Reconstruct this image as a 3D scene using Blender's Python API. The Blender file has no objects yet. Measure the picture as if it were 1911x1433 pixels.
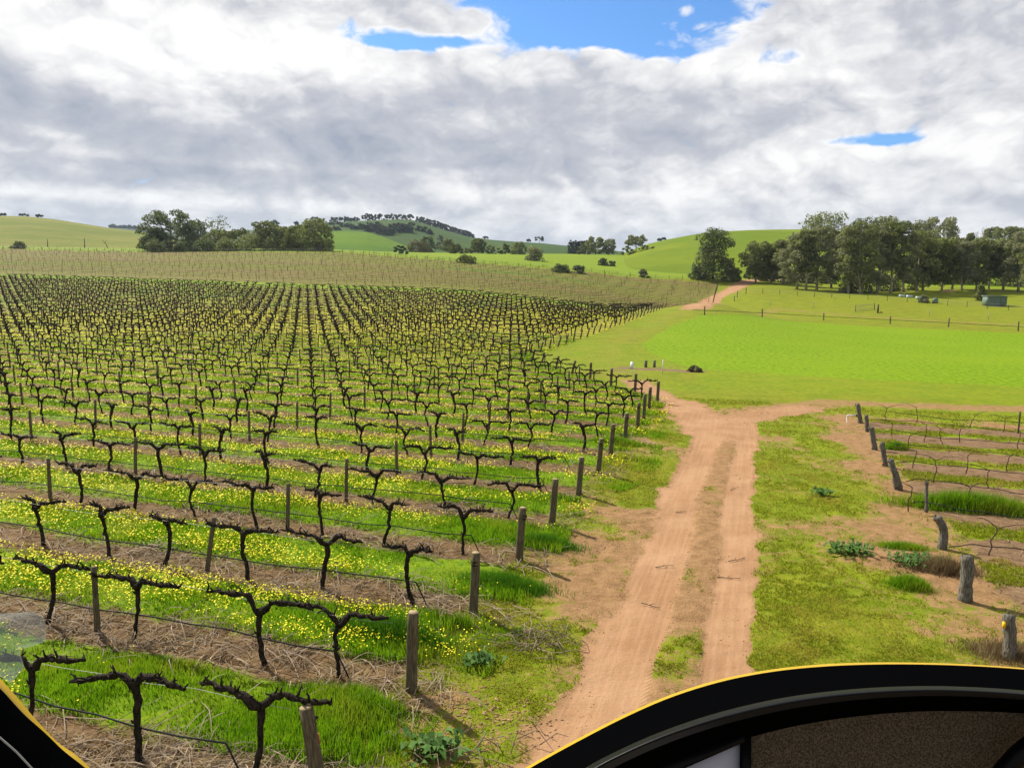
import bpy, math, random
import numpy as np
from math import radians, sin, cos, tan, atan2, sqrt, pi

# ------------------------------------------------------------------ camera, sky, sun
scene = bpy.context.scene
col = scene.collection
H = 6.09                                   # the camera looks out of a low helicopter, 6 m up
PITCH, ROLL = radians(6.95), radians(1.004)
F, CX, CY = 1435.0, 955.5, 716.5           # focal length in pixels of the 1911 wide photograph
cp, sp = cos(PITCH), sin(PITCH)
FWD = np.array([0, cp, -sp]); UP0 = np.array([0, sp, cp]); RT0 = np.array([1.0, 0, 0])
RT = cos(ROLL) * RT0 + sin(ROLL) * UP0
UP = -sin(ROLL) * RT0 + cos(ROLL) * UP0

from mathutils import Matrix, Vector
cam_d = bpy.data.cameras.new("camera")
cam = bpy.data.objects.new("camera", cam_d)
col.objects.link(cam)
cam.matrix_world = Matrix(((RT[0], UP[0], -FWD[0], 0), (RT[1], UP[1], -FWD[1], 0), (RT[2], UP[2], -FWD[2], H), (0, 0, 0, 1)))
cam_d.sensor_width = 36.0
cam_d.lens = F / 1911.0 * 36.0
cam_d.clip_start = 0.05
cam_d.clip_end = 12000
scene.camera = cam
scene.view_settings.view_transform = 'Standard'
scene.view_settings.look = 'None'
scene.view_settings.gamma = 1
scene.view_settings.exposure = 0.9
EXPO = 2 ** 0.9
HAZE = 0.00007

SUN_AZ, SUN_EL = radians(-41.6), radians(41)
sun_d = bpy.data.lights.new("sun", 'SUN')
sun_d.energy = 4.5
sun_d.angle = radians(0.6)
sun_d.color = (1.0, 0.93, 0.80)
sun = bpy.data.objects.new("sun", sun_d)
col.objects.link(sun)
sdir = Vector((sin(SUN_AZ) * cos(SUN_EL), cos(SUN_AZ) * cos(SUN_EL), sin(SUN_EL)))
sun.rotation_euler = sdir.to_track_quat('Z', 'Y').to_euler()
sun.location = (-60, 60, 80)


# ------------------------------------------------------------------ node helper
class NG:
    def __init__(s, nt):
        s.nt = nt; s.N = nt.nodes; s.L = nt.links

    def put(s, sock, v):
        if v is None: return
        if hasattr(v, 'is_output'): s.L.new(v, sock)
        elif isinstance(v, (tuple, list)):
            if sock.type == 'RGBA' and len(v) == 3: v = (*v, 1)
            sock.default_value = v
        else: sock.default_value = v

    def new(s, t, **kw):
        n = s.N.new(t)
        for k, v in kw.items(): setattr(n, k, v)
        return n

    def m(s, op, a, b=None, c=None, clamp=False):
        n = s.new('ShaderNodeMath', operation=op, use_clamp=clamp)
        s.put(n.inputs[0], a); s.put(n.inputs[1], b); s.put(n.inputs[2], c)
        return n.outputs[0]

    def add(s, *a):
        r = a[0]
        for q in a[1:]: r = s.m('ADD', r, q)
        return r

    def mul(s, *a):
        r = a[0]
        for q in a[1:]: r = s.m('MULTIPLY', r, q)
        return r

    def sub(s, a, b): return s.m('SUBTRACT', a, b)

    def vm(s, op, a, b=None, scale=None):
        n = s.new('ShaderNodeVectorMath', operation=op)
        s.put(n.inputs[0], a); s.put(n.inputs[1], b)
        if scale is not None: s.put(n.inputs['Scale'], scale)
        return n.outputs['Value'] if op in ('DOT_PRODUCT', 'LENGTH', 'DISTANCE') else n.outputs[0]

    def sep(s, v):
        n = s.new('ShaderNodeSeparateXYZ'); s.put(n.inputs[0], v); return n.outputs

    def comb(s, x, y, z=0.0):
        n = s.new('ShaderNodeCombineXYZ'); s.put(n.inputs[0], x); s.put(n.inputs[1], y); s.put(n.inputs[2], z)
        return n.outputs[0]

    def noise(s, vec, scale, detail=4, rough=0.55, dist=0.0, lac=2.0):
        n = s.new('ShaderNodeTexNoise'); s.put(n.inputs['Vector'], vec)
        n.inputs['Scale'].default_value = scale; n.inputs['Detail'].default_value = detail
        n.inputs['Roughness'].default_value = rough; n.inputs['Distortion'].default_value = dist
        n.inputs['Lacunarity'].default_value = lac
        return n.outputs['Fac']

    def voro(s, vec, scale, feature='F1', out='Distance', rnd=1.0):
        n = s.new('ShaderNodeTexVoronoi', feature=feature); s.put(n.inputs['Vector'], vec)
        n.inputs['Scale'].default_value = scale; n.inputs['Randomness'].default_value = rnd
        return n.outputs[out]

    def puffs(s, vec, scale, octaves=4, gain=0.55):
        """billowed noise: round lumps parted by creases"""
        tot = None; amp = 1.0; norm = 0.0
        for i in range(octaves):
            n = s.m('ABSOLUTE', s.m('SUBTRACT', s.noise(vec, scale * 2.1 ** i, 0.0, 0.5), 0.5))
            v = s.m('MULTIPLY', n, amp * 4.0)
            tot = v if tot is None else s.m('ADD', tot, v)
            norm += amp; amp *= gain
        return s.m('DIVIDE', tot, norm)

    def ss(s, x, lo, hi, a=0.0, b=1.0, interp='SMOOTHSTEP'):
        n = s.new('ShaderNodeMapRange', interpolation_type=interp)
        s.put(n.inputs[0], x); s.put(n.inputs[1], lo); s.put(n.inputs[2], hi); s.put(n.inputs[3], a); s.put(n.inputs[4], b)
        return n.outputs[0]

    def mix(s, f, a, b):
        n = s.new('ShaderNodeMix', data_type='RGBA')
        s.put(n.inputs[0], f); s.put(n.inputs[6], a); s.put(n.inputs[7], b)
        return n.outputs[2]

    def attr(s, name):
        n = s.new('ShaderNodeAttribute', attribute_name=name); return n

    def bump(s, h, strength, dist=0.05):
        n = s.new('ShaderNodeBump'); s.put(n.inputs['Height'], h)
        n.inputs['Strength'].default_value = strength; n.inputs['Distance'].default_value = dist
        return n.outputs[0]


def material(name, rough=0.9, spec=0.15):
    mt = bpy.data.materials.new(name)
    mt.use_nodes = True
    g = NG(mt.node_tree)
    p = mt.node_tree.nodes['Principled BSDF']
    p.inputs['Roughness'].default_value = rough
    p.inputs['Specular IOR Level'].default_value = spec
    g.P = p
    g.obj = g.new('ShaderNodeTexCoord').outputs['Object']
    g.geo = g.new('ShaderNodeNewGeometry').outputs['Position']
    return mt, g


def px_dir(u, v):
    d = ((u - CX) / F) * RT - ((v - CY) / F) * UP + FWD
    return d / np.linalg.norm(d)


def px_ae(u, v):
    d = px_dir(u, v)
    return atan2(d[0], d[1]), math.asin(d[2])


# ------------------------------------------------------------------ world: Nishita sky behind a broken cloud deck
world = bpy.data.worlds.new("World")
scene.world = world
world.use_nodes = True
W = NG(world.node_tree)
for n in list(W.N): W.N.remove(n)
sky = W.new('ShaderNodeTexSky', sky_type='NISHITA')
sky.sun_disc = False
sky.sun_elevation = SUN_EL
sky.sun_rotation = SUN_AZ % (2 * pi)
sky.air_density = 1.0; sky.dust_density = 0.4; sky.ozone_density = 1.6
gen = W.new('ShaderNodeTexCoord').outputs['Generated']
gen = W.vm('NORMALIZE', gen)
dx, dy, dz = W.sep(gen)
AZ = W.m('ARCTAN2', dx, dy)
EL = W.m('ARCSINE', dz)
zc = W.m('MAXIMUM', W.add(dz, 0.10), 0.02)
# ---- sky block replaced
warpv = W.comb(W.sub(W.noise(W.comb(AZ, W.mul(EL, 1.8), 1.7), 5.0, 4, 0.6), 0.5), W.sub(W.noise(W.comb(AZ, W.mul(EL, 1.8), 8.2), 5.0, 4, 0.6), 0.5), 0.0)
ang0 = W.comb(AZ, W.mul(EL, 1.6), 0.0)
angw = W.vm('ADD', ang0, W.vm('SCALE', warpv, None, 0.12))
n_ang = W.noise(angw, 6.0, 10, 0.58)
n_fine = W.noise(angw, 21.0, 8, 0.62)
n_low = W.noise(W.comb(AZ, W.mul(EL, 3.2), 3.0), 2.6, 3, 0.5)
n_band = W.noise(W.comb(W.add(AZ, W.mul(warpv, 0.0)) if False else AZ, W.mul(EL, 6.0), 3.0), 6.5, 8, 0.58, 0.5)
# billows: lit tops, shaded bases - a lump's upper side is brighter than its lower side
n_up = W.noise(W.vm('ADD', angw, (0.006, 0.030, 0.0)), 6.0, 6, 0.55)
n_dn = W.noise(W.vm('ADD', angw, (-0.006, -0.030, 0.0)), 6.0, 6, 0.55)
billow = W.sub(n_dn, n_up)
pv = W.vm('ADD', ang0, W.vm('SCALE', warpv, None, 0.07))
pf = W.puffs(pv, 6.5, 5, 0.55)
pf_up = W.puffs(W.vm('ADD', pv, (0.010, 0.020, 0.0)), 6.5, 4, 0.55)
lit = W.sub(pf, pf_up)
pfb = W.puffs(W.comb(AZ, W.mul(EL, 2.3), 5.0), 2.6, 4, 0.5)


def blob(u, v, su, sv):
    a, e = px_ae(u, v)
    x = W.m('DIVIDE', W.sub(AZ, a), su / F)
    y = W.m('DIVIDE', W.sub(EL, e), sv / F)
    r2 = W.add(W.mul(x, x), W.mul(y, y))
    return W.m('POWER', 2.718, W.mul(r2, -1.0))


gap = W.add(blob(1190, -20, 235, 85), W.mul(blob(1000, 30, 210, 42), 0.6), W.mul(blob(720, 66, 100, 22), 0.6), W.mul(blob(1100, 70, 160, 18), 0.4), W.mul(blob(760, 85, 90, 10), 0.4), W.mul(blob(1620, 264, 115, 14), 0.64),
            W.mul(blob(1480, 108, 50, 18), 0.45), W.mul(blob(1265, 98, 60, 13), 0.5), W.mul(blob(1330, 40, 75, 55), 0.5), W.mul(blob(850, 78, 60, 9), 0.5))
puff = W.add(W.mul(blob(790, 38, 90, 26), 0.75), W.mul(blob(985, 25, 48, 16), 0.55), W.mul(blob(880, 25, 60, 22), 0.45), W.mul(blob(1185, 12, 28, 12), 0.75), W.mul(blob(1280, 18, 20, 12), 0.8), W.mul(blob(1500, 20, 90, 60), 0.3))
cov = W.add(1.85, W.mul(gap, -2.35), puff, W.mul(W.sub(n_ang, 0.5), 2.4), W.mul(W.sub(pf, 0.42), 2.4), W.mul(W.sub(n_fine, 0.5), 0.8))
alpha = W.ss(cov, 0.05, 0.95)
rim = W.mul(W.ss(gap, 0.10, 0.6), W.sub(1.0, W.ss(cov, 0.45, 1.15)))
br = W.add(0.50, W.mul(W.ss(EL, 0.20, 0.05), 0.13),
           W.mul(blob(150, -10, 620, 120), 0.46), W.mul(blob(560, 100, 360, 60), 0.20), W.mul(blob(1060, 140, 340, 55), 0.22), W.mul(blob(1650, 60, 330, 110), 0.10), W.mul(blob(1400, 110, 220, 50), 0.20),
           W.mul(blob(900, 235, 45, 35), 0.16), W.mul(blob(110, 250, 34, 10), 0.35), W.mul(blob(1800, 270, 130, 50), 0.22),
           W.mul(blob(300, 296, 420, 9), 0.16), W.mul(blob(500, 303, 60, 22), 0.26), W.mul(blob(950, 355, 80, 16), 0.20), W.mul(blob(950, 366, 480, 20), 0.16), W.mul(blob(1450, 350, 420, 55), 0.16), W.mul(blob(150, 362, 480, 14), 0.24), W.mul(blob(700, 410, 900, 26), 0.08),
           W.mul(blob(160, 215, 360, 60), -0.24), W.mul(blob(900, 300, 340, 34), -0.22), W.mul(blob(1250, 200, 260, 60), -0.08), W.mul(blob(620, 335, 200, 18), -0.12), W.mul(blob(200, 335, 160, 12), -0.10), W.mul(blob(1750, 170, 300, 50), -0.05),
           W.mul(rim, 0.5), W.mul(W.sub(n_low, 0.5), 0.8), W.mul(W.sub(n_ang, 0.5), 0.65), W.mul(billow, 0.65), W.mul(lit, 0.42), W.mul(W.sub(pf, 0.42), 0.30), W.mul(W.sub(pfb, 0.40), 0.55), W.mul(W.sub(n_band, 0.5), W.ss(EL, 0.16, 0.05, 0.1, 0.9)), W.mul(W.sub(n_fine, 0.5), 0.35))
br = W.m('MINIMUM', W.m('MAXIMUM', br, 0.0), 1.0)
k = 1.0 / EXPO
c1 = W.mix(W.ss(br, 0.0, 0.5, interp='LINEAR'), (0.355 * k, 0.395 * k, 0.485 * k), (0.575 * k, 0.59 * k, 0.645 * k))
c2 = W.mix(W.ss(br, 0.5, 1.0, interp='LINEAR'), c1, (1.02 * k, 1.01 * k, 1.0 * k))
lowh = W.ss(EL, 0.0, 0.15)
cloud = W.mix(W.mul(W.sub(1.0, lowh), 0.45), c2, (0.56 * k, 0.635 * k, 0.745 * k))
bgs = W.new('ShaderNodeBackground'); W.put(bgs.inputs[0], W.vm('MULTIPLY', sky.outputs[0], (0.40, 0.66, 0.93))); bgs.inputs[1].default_value = 0.09
bgc = W.new('ShaderNodeBackground'); W.put(bgc.inputs[0], cloud); bgc.inputs[1].default_value = 1.0
mx = W.new('ShaderNodeMixShader'); W.put(mx.inputs[0], alpha)
W.L.new(bgs.outputs[0], mx.inputs[1]); W.L.new(bgc.outputs[0], mx.inputs[2])
wo = W.new('ShaderNodeOutputWorld'); W.L.new(mx.outputs[0], wo.inputs[0])
world.cycles.sampling_method = 'MANUAL'
world.cycles.sample_map_resolution = 512

# ------------------------------------------------------------------ general helpers
rng = np.random.default_rng(7)
random.seed(7)
AZR = radians(17.618)                      # the vineyard rows run square to the track, which heads 17.6 degrees right
T = np.array([sin(AZR), cos(AZR)])         # along the track
S = np.array([-cos(AZR), sin(AZR)])        # along the rows, to the left
ROWANG = atan2(S[1], S[0])


def st(s, t): return s * S[0] + t * T[0], s * S[1] + t * T[1]


def hash2(ix, iy, seed):
    h = (ix.astype(np.int64) * 374761393 + iy.astype(np.int64) * 668265263 + seed * 144665) & 0x7fffffff
    h = ((h ^ (h >> 13)) * 1274126177) & 0x7fffffff
    h = (h ^ (h >> 16)) & 0xffff
    return h / 65535.0


def vnoise(x, y, seed=0):
    x = np.asarray(x, float); y = np.asarray(y, float)
    ix = np.floor(x); iy = np.floor(y)
    fx = x - ix; fy = y - iy
    fx = fx * fx * (3 - 2 * fx); fy = fy * fy * (3 - 2 * fy)
    a = hash2(ix, iy, seed); b = hash2(ix + 1, iy, seed); c = hash2(ix, iy + 1, seed); d = hash2(ix + 1, iy + 1, seed)
    return (a * (1 - fx) + b * fx) * (1 - fy) + (c * (1 - fx) + d * fx) * fy


def fbm(x, y, seed=0, octv=4):
    r = 0; amp = 0.5; tot = 0
    for i in range(octv):
        r = r + amp * vnoise(x * 2 ** i, y * 2 ** i, seed + i * 17); tot += amp; amp *= 0.5
    return r / tot


def sstep(x, lo, hi):
    q = np.clip((np.asarray(x, float) - lo) / (hi - lo), 0, 1)
    return q * q * (3 - 2 * q)


class MB:
    """collects tubes, boxes and lofts that become ONE mesh object"""
    def __init__(s): s.v = []; s.n = 0; s.q = []; s.t = []

    def addv(s, v):
        v = np.asarray(v, float).reshape(-1, 3); s.v.append(v); b = s.n; s.n += len(v); return b

    def quads(s, q): s.q.append(np.asarray(q, np.int64).reshape(-1, 4))
    def tris(s, q): s.t.append(np.asarray(q, np.int64).reshape(-1, 3))

    def tube(s, path, rad, sides=6, cap=True, twist=0.0, rough=0.0, seed=0):
        path = np.asarray(path, float); n = len(path)
        rad = np.broadcast_to(np.asarray(rad, float), (n,))
        tg = np.gradient(path, axis=0); tg /= np.linalg.norm(tg, axis=1)[:, None] + 1e-9
        ref = np.array([0, 0, 1.0]) if abs(tg[:, 2]).mean() < 0.8 else np.array([1.0, 0, 0])
        a = np.cross(tg, ref); a /= np.linalg.norm(a, axis=1)[:, None] + 1e-9
        b = np.cross(tg, a)
        th = np.arange(sides) / sides * 2 * pi
        R = rad[:, None] * np.ones(sides)[None]
        if rough: R = R * (1 + rough * (np.random.default_rng(seed).random((n, sides)) - 0.5) * 2)
        th2 = th[None, :] + twist * np.arange(n)[:, None]
        V = path[:, None, :] + R[..., None] * (np.cos(th2)[..., None] * a[:, None, :] + np.sin(th2)[..., None] * b[:, None, :])
        o = s.addv(V)
        i = np.arange(n - 1)[:, None] * sides; j = np.arange(sides)[None]; j2 = (j + 1) % sides
        s.quads(np.stack([o + i + j, o + i + j2, o + i + sides + j2, o + i + sides + j], -1))
        if cap:
            for e, base in ((0, 0), (n - 1, (n - 1) * sides)):
                c = s.addv(path[e]); jj = np.arange(sides)
                tri = np.stack([o + base + jj, o + base + (jj + 1) % sides, np.full(sides, c)], -1)
                s.tris(tri if e else tri[:, ::-1])

    def box(s, c, size, rz=0.0):
        c = np.asarray(c, float); hx, hy, hz = np.asarray(size, float) / 2
        P = np.array([(x, y, z) for x in (-hx, hx) for y in (-hy, hy) for z in (-hz, hz)])
        cr, sr = cos(rz), sin(rz)
        P = np.stack([P[:, 0] * cr - P[:, 1] * sr, P[:, 0] * sr + P[:, 1] * cr, P[:, 2]], 1) + c
        o = s.addv(P)
        s.quads(o + np.array([(0, 1, 3, 2), (4, 6, 7, 5), (0, 4, 5, 1), (2, 3, 7, 6), (0, 2, 6, 4), (1, 5, 7, 3)]))

    def loft(s, rows, closed=False):
        rows = np.asarray(rows, float); n, m = rows.shape[:2]
        o = s.addv(rows); i = np.arange(n - 1)[:, None] * m
        j = np.arange(m if closed else m - 1)[None]; j2 = (j + 1) % m
        s.quads(np.stack([o + i + j, o + i + j2, o + i + m + j2, o + i + m + j], -1))

    def mesh(s, name):
        V = np.concatenate(s.v) if s.v else np.zeros((0, 3))
        Q = np.concatenate(s.q) if s.q else np.zeros((0, 4), np.int64)
        Tr = np.concatenate(s.t) if s.t else np.zeros((0, 3), np.int64)
        return raw_mesh(name, V, Q, Tr)

    def build(s, name, mt, parent=None, smooth=False):
        return link(name, s.mesh(name), mt, parent, smooth)


def raw_mesh(name, V, Q, Tr):
    me = bpy.data.meshes.new(name)
    me.vertices.add(len(V)); me.vertices.foreach_set('co', np.ascontiguousarray(V, np.float32).ravel())
    me.loops.add(len(Q) * 4 + len(Tr) * 3)
    me.loops.foreach_set('vertex_index', np.concatenate([Q.ravel(), Tr.ravel()]).astype(np.int32))
    me.polygons.add(len(Q) + len(Tr))
    me.polygons.foreach_set('loop_start', np.concatenate([np.arange(len(Q)) * 4, len(Q) * 4 + np.arange(len(Tr)) * 3]).astype(np.int32))
    me.update(calc_edges=True)
    me.validate()
    return me


def link(name, me, mt, parent=None, smooth=False):
    if mt is not None and not me.materials: me.materials.append(mt)
    if smooth: me.polygons.foreach_set('use_smooth', np.ones(len(me.polygons), bool))
    o = bpy.data.objects.new(name, me); col.objects.link(o)
    if parent is not None: o.parent = parent
    return o


def tag(o, label, cat, group=None, kind=None):
    o['label'] = label; o['category'] = cat
    if group: o['group'] = group
    if kind: o['kind'] = kind
    return o


def empty(name, loc, rz=0.0):
    o = bpy.data.objects.new(name, None); col.objects.link(o)
    o.empty_display_size = 0.2; o.location = loc; o.rotation_euler = (0, 0, rz)
    return o


ORD = "zeroth first second third fourth fifth sixth seventh eighth ninth tenth eleventh twelfth thirteenth fourteenth fifteenth sixteenth seventeenth eighteenth nineteenth twentieth".split()
TENS = {2: 'twenty', 3: 'thirty', 4: 'forty', 5: 'fifty', 6: 'sixty'}


def ordw(n):
    if n <= 20: return ORD[n]
    t, r = divmod(n, 10)
    return (TENS[t][:-1] + 'ieth') if r == 0 else TENS[t] + '-' + ORD[r]


# ------------------------------------------------------------------ terrain: flat by the track, rising towards the hills
L2PX = [(980, 664), (1000, 659), (1019, 655), (1038, 649), (1053, 645), (1068, 639), (1082, 634), (1095, 632), (1107, 627), (1119, 621), (1128, 617), (1138, 613), (1148, 610), (1157, 607), (1166, 605),
        (1174, 601), (1182, 598), (1189, 595), (1194, 593), (1204, 590), (1208, 588), (1213, 585), (1217, 583), (1223, 581), (1228, 579), (1234, 577), (1237, 576), (1243, 574)]
ctl = []


def c_r(u, v, r):
    d = px_dir(u, v); h = sqrt(d[0] ** 2 + d[1] ** 2)
    z = H + r * d[2] / h
    ctl.append((atan2(d[0], d[1]), math.log(r), z / r))


def c_t(u, v, t):
    d = px_dir(u, v); az = atan2(d[0], d[1])
    c_r(u, v, t / cos(az - AZR))


for i, (u, v) in enumerate(L2PX):
    if i % 3 == 0: c_t(u, v, 69 + 3.0 * i)
for u, v in ((-150, 511), (0, 515), (300, 525), (600, 536), (900, 549)): c_t(u, v, 153)
c_t(1320, 567, 160); c_t(1336, 534, 245)
for u, v in ((-150, 460), (0, 464), (320, 470), (640, 472), (880, 490), (1100, 508), (1300, 523)): c_t(u, v, 250)
for u, v, r in ((1315, 588, 163), (1422, 592, 160), (1537, 598, 156), (1661, 605, 153), (1770, 611, 151), (1900, 618, 150), (2100, 628, 150),
                (1400, 548, 205), (1600, 556, 200), (1911, 580, 185), (2150, 592, 180), (1855, 571, 195), (1330, 521, 252), (1410, 527, 250), (1490, 541, 225), (1600, 549, 218), (1720, 546, 228), (1911, 555, 225), (2150, 565, 225),
                (1500, 524, 290), (1700, 526, 290), (1911, 532, 290), (1400, 517, 290), (1290, 514, 290), (1100, 499, 310), (900, 480, 340), (760, 476, 360),
                (1205, 480, 470), (1000, 474, 500), (640, 466, 480), (300, 464, 470), (0, 460, 480), (-200, 458, 480), (1500, 508, 420), (1800, 512, 420), (2150, 520, 420)):
    c_r(u, v, r)
for u in (-300, 100, 500, 900, 1300, 1700, 2200):
    vv = 474 + max(0, u - 1200) * 0.03
    c_r(u, vv + 6, 800); c_r(u, vv + 16, 1400); c_r(u, vv + 30, 3000)
for a in np.linspace(-60, 60, 13):
    for r in (8, 25, 50, 66): ctl.append((radians(a), math.log(r), 0.0))
for a in (26, 34, 45, 60):
    for r in (80, 95): ctl.append((radians(a), math.log(r), 0.0))
for a in (-80, 80):
    for r in (8, 60): ctl.append((radians(a), math.log(r), 0.0))
ctl = np.array(ctl)
_ks = np.array([2.2, 1.0])


def _kern(d2): return np.where(d2 > 1e-12, 0.5 * d2 * np.log(np.maximum(d2, 1e-12)), 0.0)


_P = ctl[:, :2] * _ks
_n = len(_P)
_d2 = ((_P[:, None] - _P[None]) ** 2).sum(-1)
_A = np.zeros((_n + 3, _n + 3)); _A[:_n, :_n] = _kern(_d2) + 0.0006 * np.eye(_n)
_A[:_n, _n] = 1; _A[:_n, _n + 1:] = _P; _A[_n, :_n] = 1; _A[_n + 1:, :_n] = _P.T
_w = np.linalg.solve(_A, np.concatenate([ctl[:, 2], np.zeros(3)]))


def base_z(x, y):
    x = np.asarray(x, float); y = np.asarray(y, float); sh = x.shape
    x = x.ravel(); y = y.ravel()
    r = np.hypot(x, y); az = np.clip(np.arctan2(x, y), -1.05, 1.05)
    q = np.stack([az, np.log(np.clip(r, 4, 3500))], 1) * _ks
    out = np.empty(len(q))
    for i in range(0, len(q), 20000):
        p = q[i:i + 20000]
        out[i:i + 20000] = _kern(((p[:, None] - _P[None]) ** 2).sum(-1)) @ _w[:_n] + _w[_n] + p @ _w[_n + 1:]
    z = out * np.minimum(r, 3500) * sstep(r, 56, 76)
    return z.reshape(sh)


def gz(x, y): return float(base_z(np.array([x]), np.array([y]))[0])


HILLS = []


class Hill:
    """a rounded hill: foot at r0, crest at r1 following the skyline, falling away behind to r2"""
    def __init__(s, pts, r0, r1, r2, shape=1.0, v0=None):
        a = np.array([px_ae(*p) for p in pts]); s.az = a[:, 0]; s.el = a[:, 1]
        s.r0, s.r1, s.r2, s.shape = r0, r1, r2, shape
        s.lo, s.hi = s.az[0], s.az[-1]

    def z(s, x, y):
        x = np.asarray(x, float); y = np.asarray(y, float)
        r = np.hypot(x, y); az = np.arctan2(x, y)
        el = np.interp(az, s.az, s.el)
        zc = H + s.r1 * np.tan(el)
        f0x, f0y = s.r0 * np.sin(az), s.r0 * np.cos(az)
        z0 = base_z(f0x, f0y) - 0.4
        q = np.clip((r - s.r0) / (s.r1 - s.r0), 0, 1)
        e0 = (z0 - H) / s.r0
        up = H + np.maximum(r, 1) * (e0 + (np.tan(el) - e0) * np.sin(q * pi / 2) ** s.shape)
        b = np.clip((r - s.r1) / (s.r2 - s.r1), 0, 1)
        z = np.where(r <= s.r1, up, zc - (zc - z0 + 6) * b * b)
        ok = (az >= s.lo) & (az <= s.hi) & (r >= s.r0) & (r <= s.r2)
        return np.where(ok, z, -1e3)


HL = Hill([(-700, 440), (-450, 415), (-200, 402), (0, 403), (50, 404), (100, 409), (150, 417), (200, 425), (270, 434), (330, 446), (400, 462), (470, 480)], 460, 850, 1300, 1.0)
HD = Hill([(60, 450), (150, 432), (205, 425), (240, 427), (275, 430), (340, 435), (400, 434), (450, 431), (520, 424), (600, 440), (650, 470)], 1500, 2300, 3000, 1.0)
HW = Hill([(430, 470), (500, 434), (540, 424), (580, 417), (620, 415), (660, 413), (700, 411), (740, 409.5), (765, 410), (790, 416), (820, 426), (850, 435), (880, 443), (920, 448), (960, 451), (1010, 454), (1060, 459), (1100, 463), (1150, 468), (1200, 478), (1260, 490)], 620, 1250, 1800, 1.05)
HK = Hill([(480, 472), (540, 440), (600, 432), (650, 431), (685, 434), (720, 444), (750, 456), (775, 466), (800, 476)], 430, 620, 800, 1.0)
HR = Hill([(1140, 482), (1180, 466), (1210, 455), (1250, 446), (1300, 437), (1350, 432), (1400, 429.5), (1450, 428.5), (1500, 428), (1560, 430), (1620, 434), (1700, 440), (1800, 446), (1911, 449), (2100, 455), (2400, 470)], 300, 560, 900, 1.05)
HILLS = [HL, HD, HW, HK, HR]


def surf_z(x, y):
    z = base_z(x, y)
    for h in HILLS: z = np.maximum(z, h.z(x, y))
    return z


def hit(u, v, rmin=6, rmax=3000):
    """first point of the land seen through a pixel of the photograph"""
    d = px_dir(u, v); h = sqrt(d[0] ** 2 + d[1] ** 2)
    r = np.exp(np.linspace(math.log(rmin), math.log(rmax), 1500))
    x, y = d[0] / h * r, d[1] / h * r
    zz = H + r * d[2] / h
    under = np.nonzero(zz < surf_z(x, y))[0]
    i = under[0] if len(under) else len(r) - 1
    return np.array([x[i], y[i], float(surf_z(x[i:i + 1], y[i:i + 1])[0])])


def at_r(u, r, v=520):
    d = px_dir(u, v); h = sqrt(d[0] ** 2 + d[1] ** 2)
    x, y = d[0] / h * r, d[1] / h * r
    return np.array([x, y, float(surf_z(np.array([x]), np.array([y]))[0])])


def depth_of(P): return float((np.asarray(P) - np.array([0, 0, H])) @ FWD)
def to_px(P):
    q = np.asarray(P, float) - np.array([0, 0, H]); d = q @ FWD
    return CX + F * (q @ RT) / d, CY - F * (q @ UP) / d


# ------------------------------------------------------------------ what grows where (all in metres along the rows s and along the track t)
T0 = 10.13
def row_t(k): return 7.45 if k == 1 else T0 + 3.0 * (k - 2)


def edge_s(t):
    return np.interp(t, [-50, 43.5, 62, 68, 150, 160], [5.0, 5.1, 17.5, 20.6, 16.9, 16.9])


def polyline_d(x, y, pts):
    best = np.full(np.shape(x), 1e9)
    for (x0, y0), (x1, y1) in zip(pts[:-1], pts[1:]):
        dx_, dy_ = x1 - x0, y1 - y0; L2 = dx_ * dx_ + dy_ * dy_ + 1e-9
        q = np.clip(((x - x0) * dx_ + (y - y0) * dy_) / L2, 0, 1)
        best = np.minimum(best, np.hypot(x - x0 - q * dx_, y - y0 - q * dy_))
    return best


def pxpts(l): return [tuple(hit(u, v)[:2]) for u, v in l]


P_UPTRACK = pxpts([(1302, 775), (1262, 752), (1225, 735), (1185, 712), (1150, 690), (1128, 672), (1135, 650), (1175, 625), (1240, 595), (1300, 573)])
P_FAR_ROAD = pxpts([(1300, 575), (1325, 562), (1352, 548), (1378, 535), (1395, 526), (1440, 522), (1520, 521)])
P_SIDE = pxpts([(1330, 775), (1420, 768), (1480, 760), (1560, 751), (1700, 757), (1911, 764), (2200, 778)])
P_BRANCH = pxpts([(1320, 800), (1375, 782), (1440, 770), (1500, 762)])
P_BRANCH2 = pxpts([(1335, 810), (1300, 775), (1268, 752)])
P_PADTRACK = pxpts([(1310, 571), (1450, 577), (1600, 590), (1760, 600), (1911, 608)])
P_MOUND = pxpts([(1175, 690), (1215, 688), (1270, 692)])
P_FAR2 = pxpts([(1240, 604), (1190, 622), (1130, 650)])
PADDOCK = pxpts([(1198, 642), (1250, 610), (1305, 590), (1500, 601), (1911, 622), (2300, 640), (2300, 742), (1911, 722), (1500, 702), (1290, 688), (1215, 660)])


def in_poly(x, y, poly):
    c = np.zeros(np.shape(x), bool); n = len(poly)
    for i in range(n):
        x0, y0 = poly[i]; x1, y1 = poly[(i + 1) % n]
        k_ = ((y0 > y) != (y1 > y)) & (x < (x1 - x0) * (y - y0) / (y1 - y0 + 1e-12) + x0)
        c ^= k_
    return c


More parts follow.
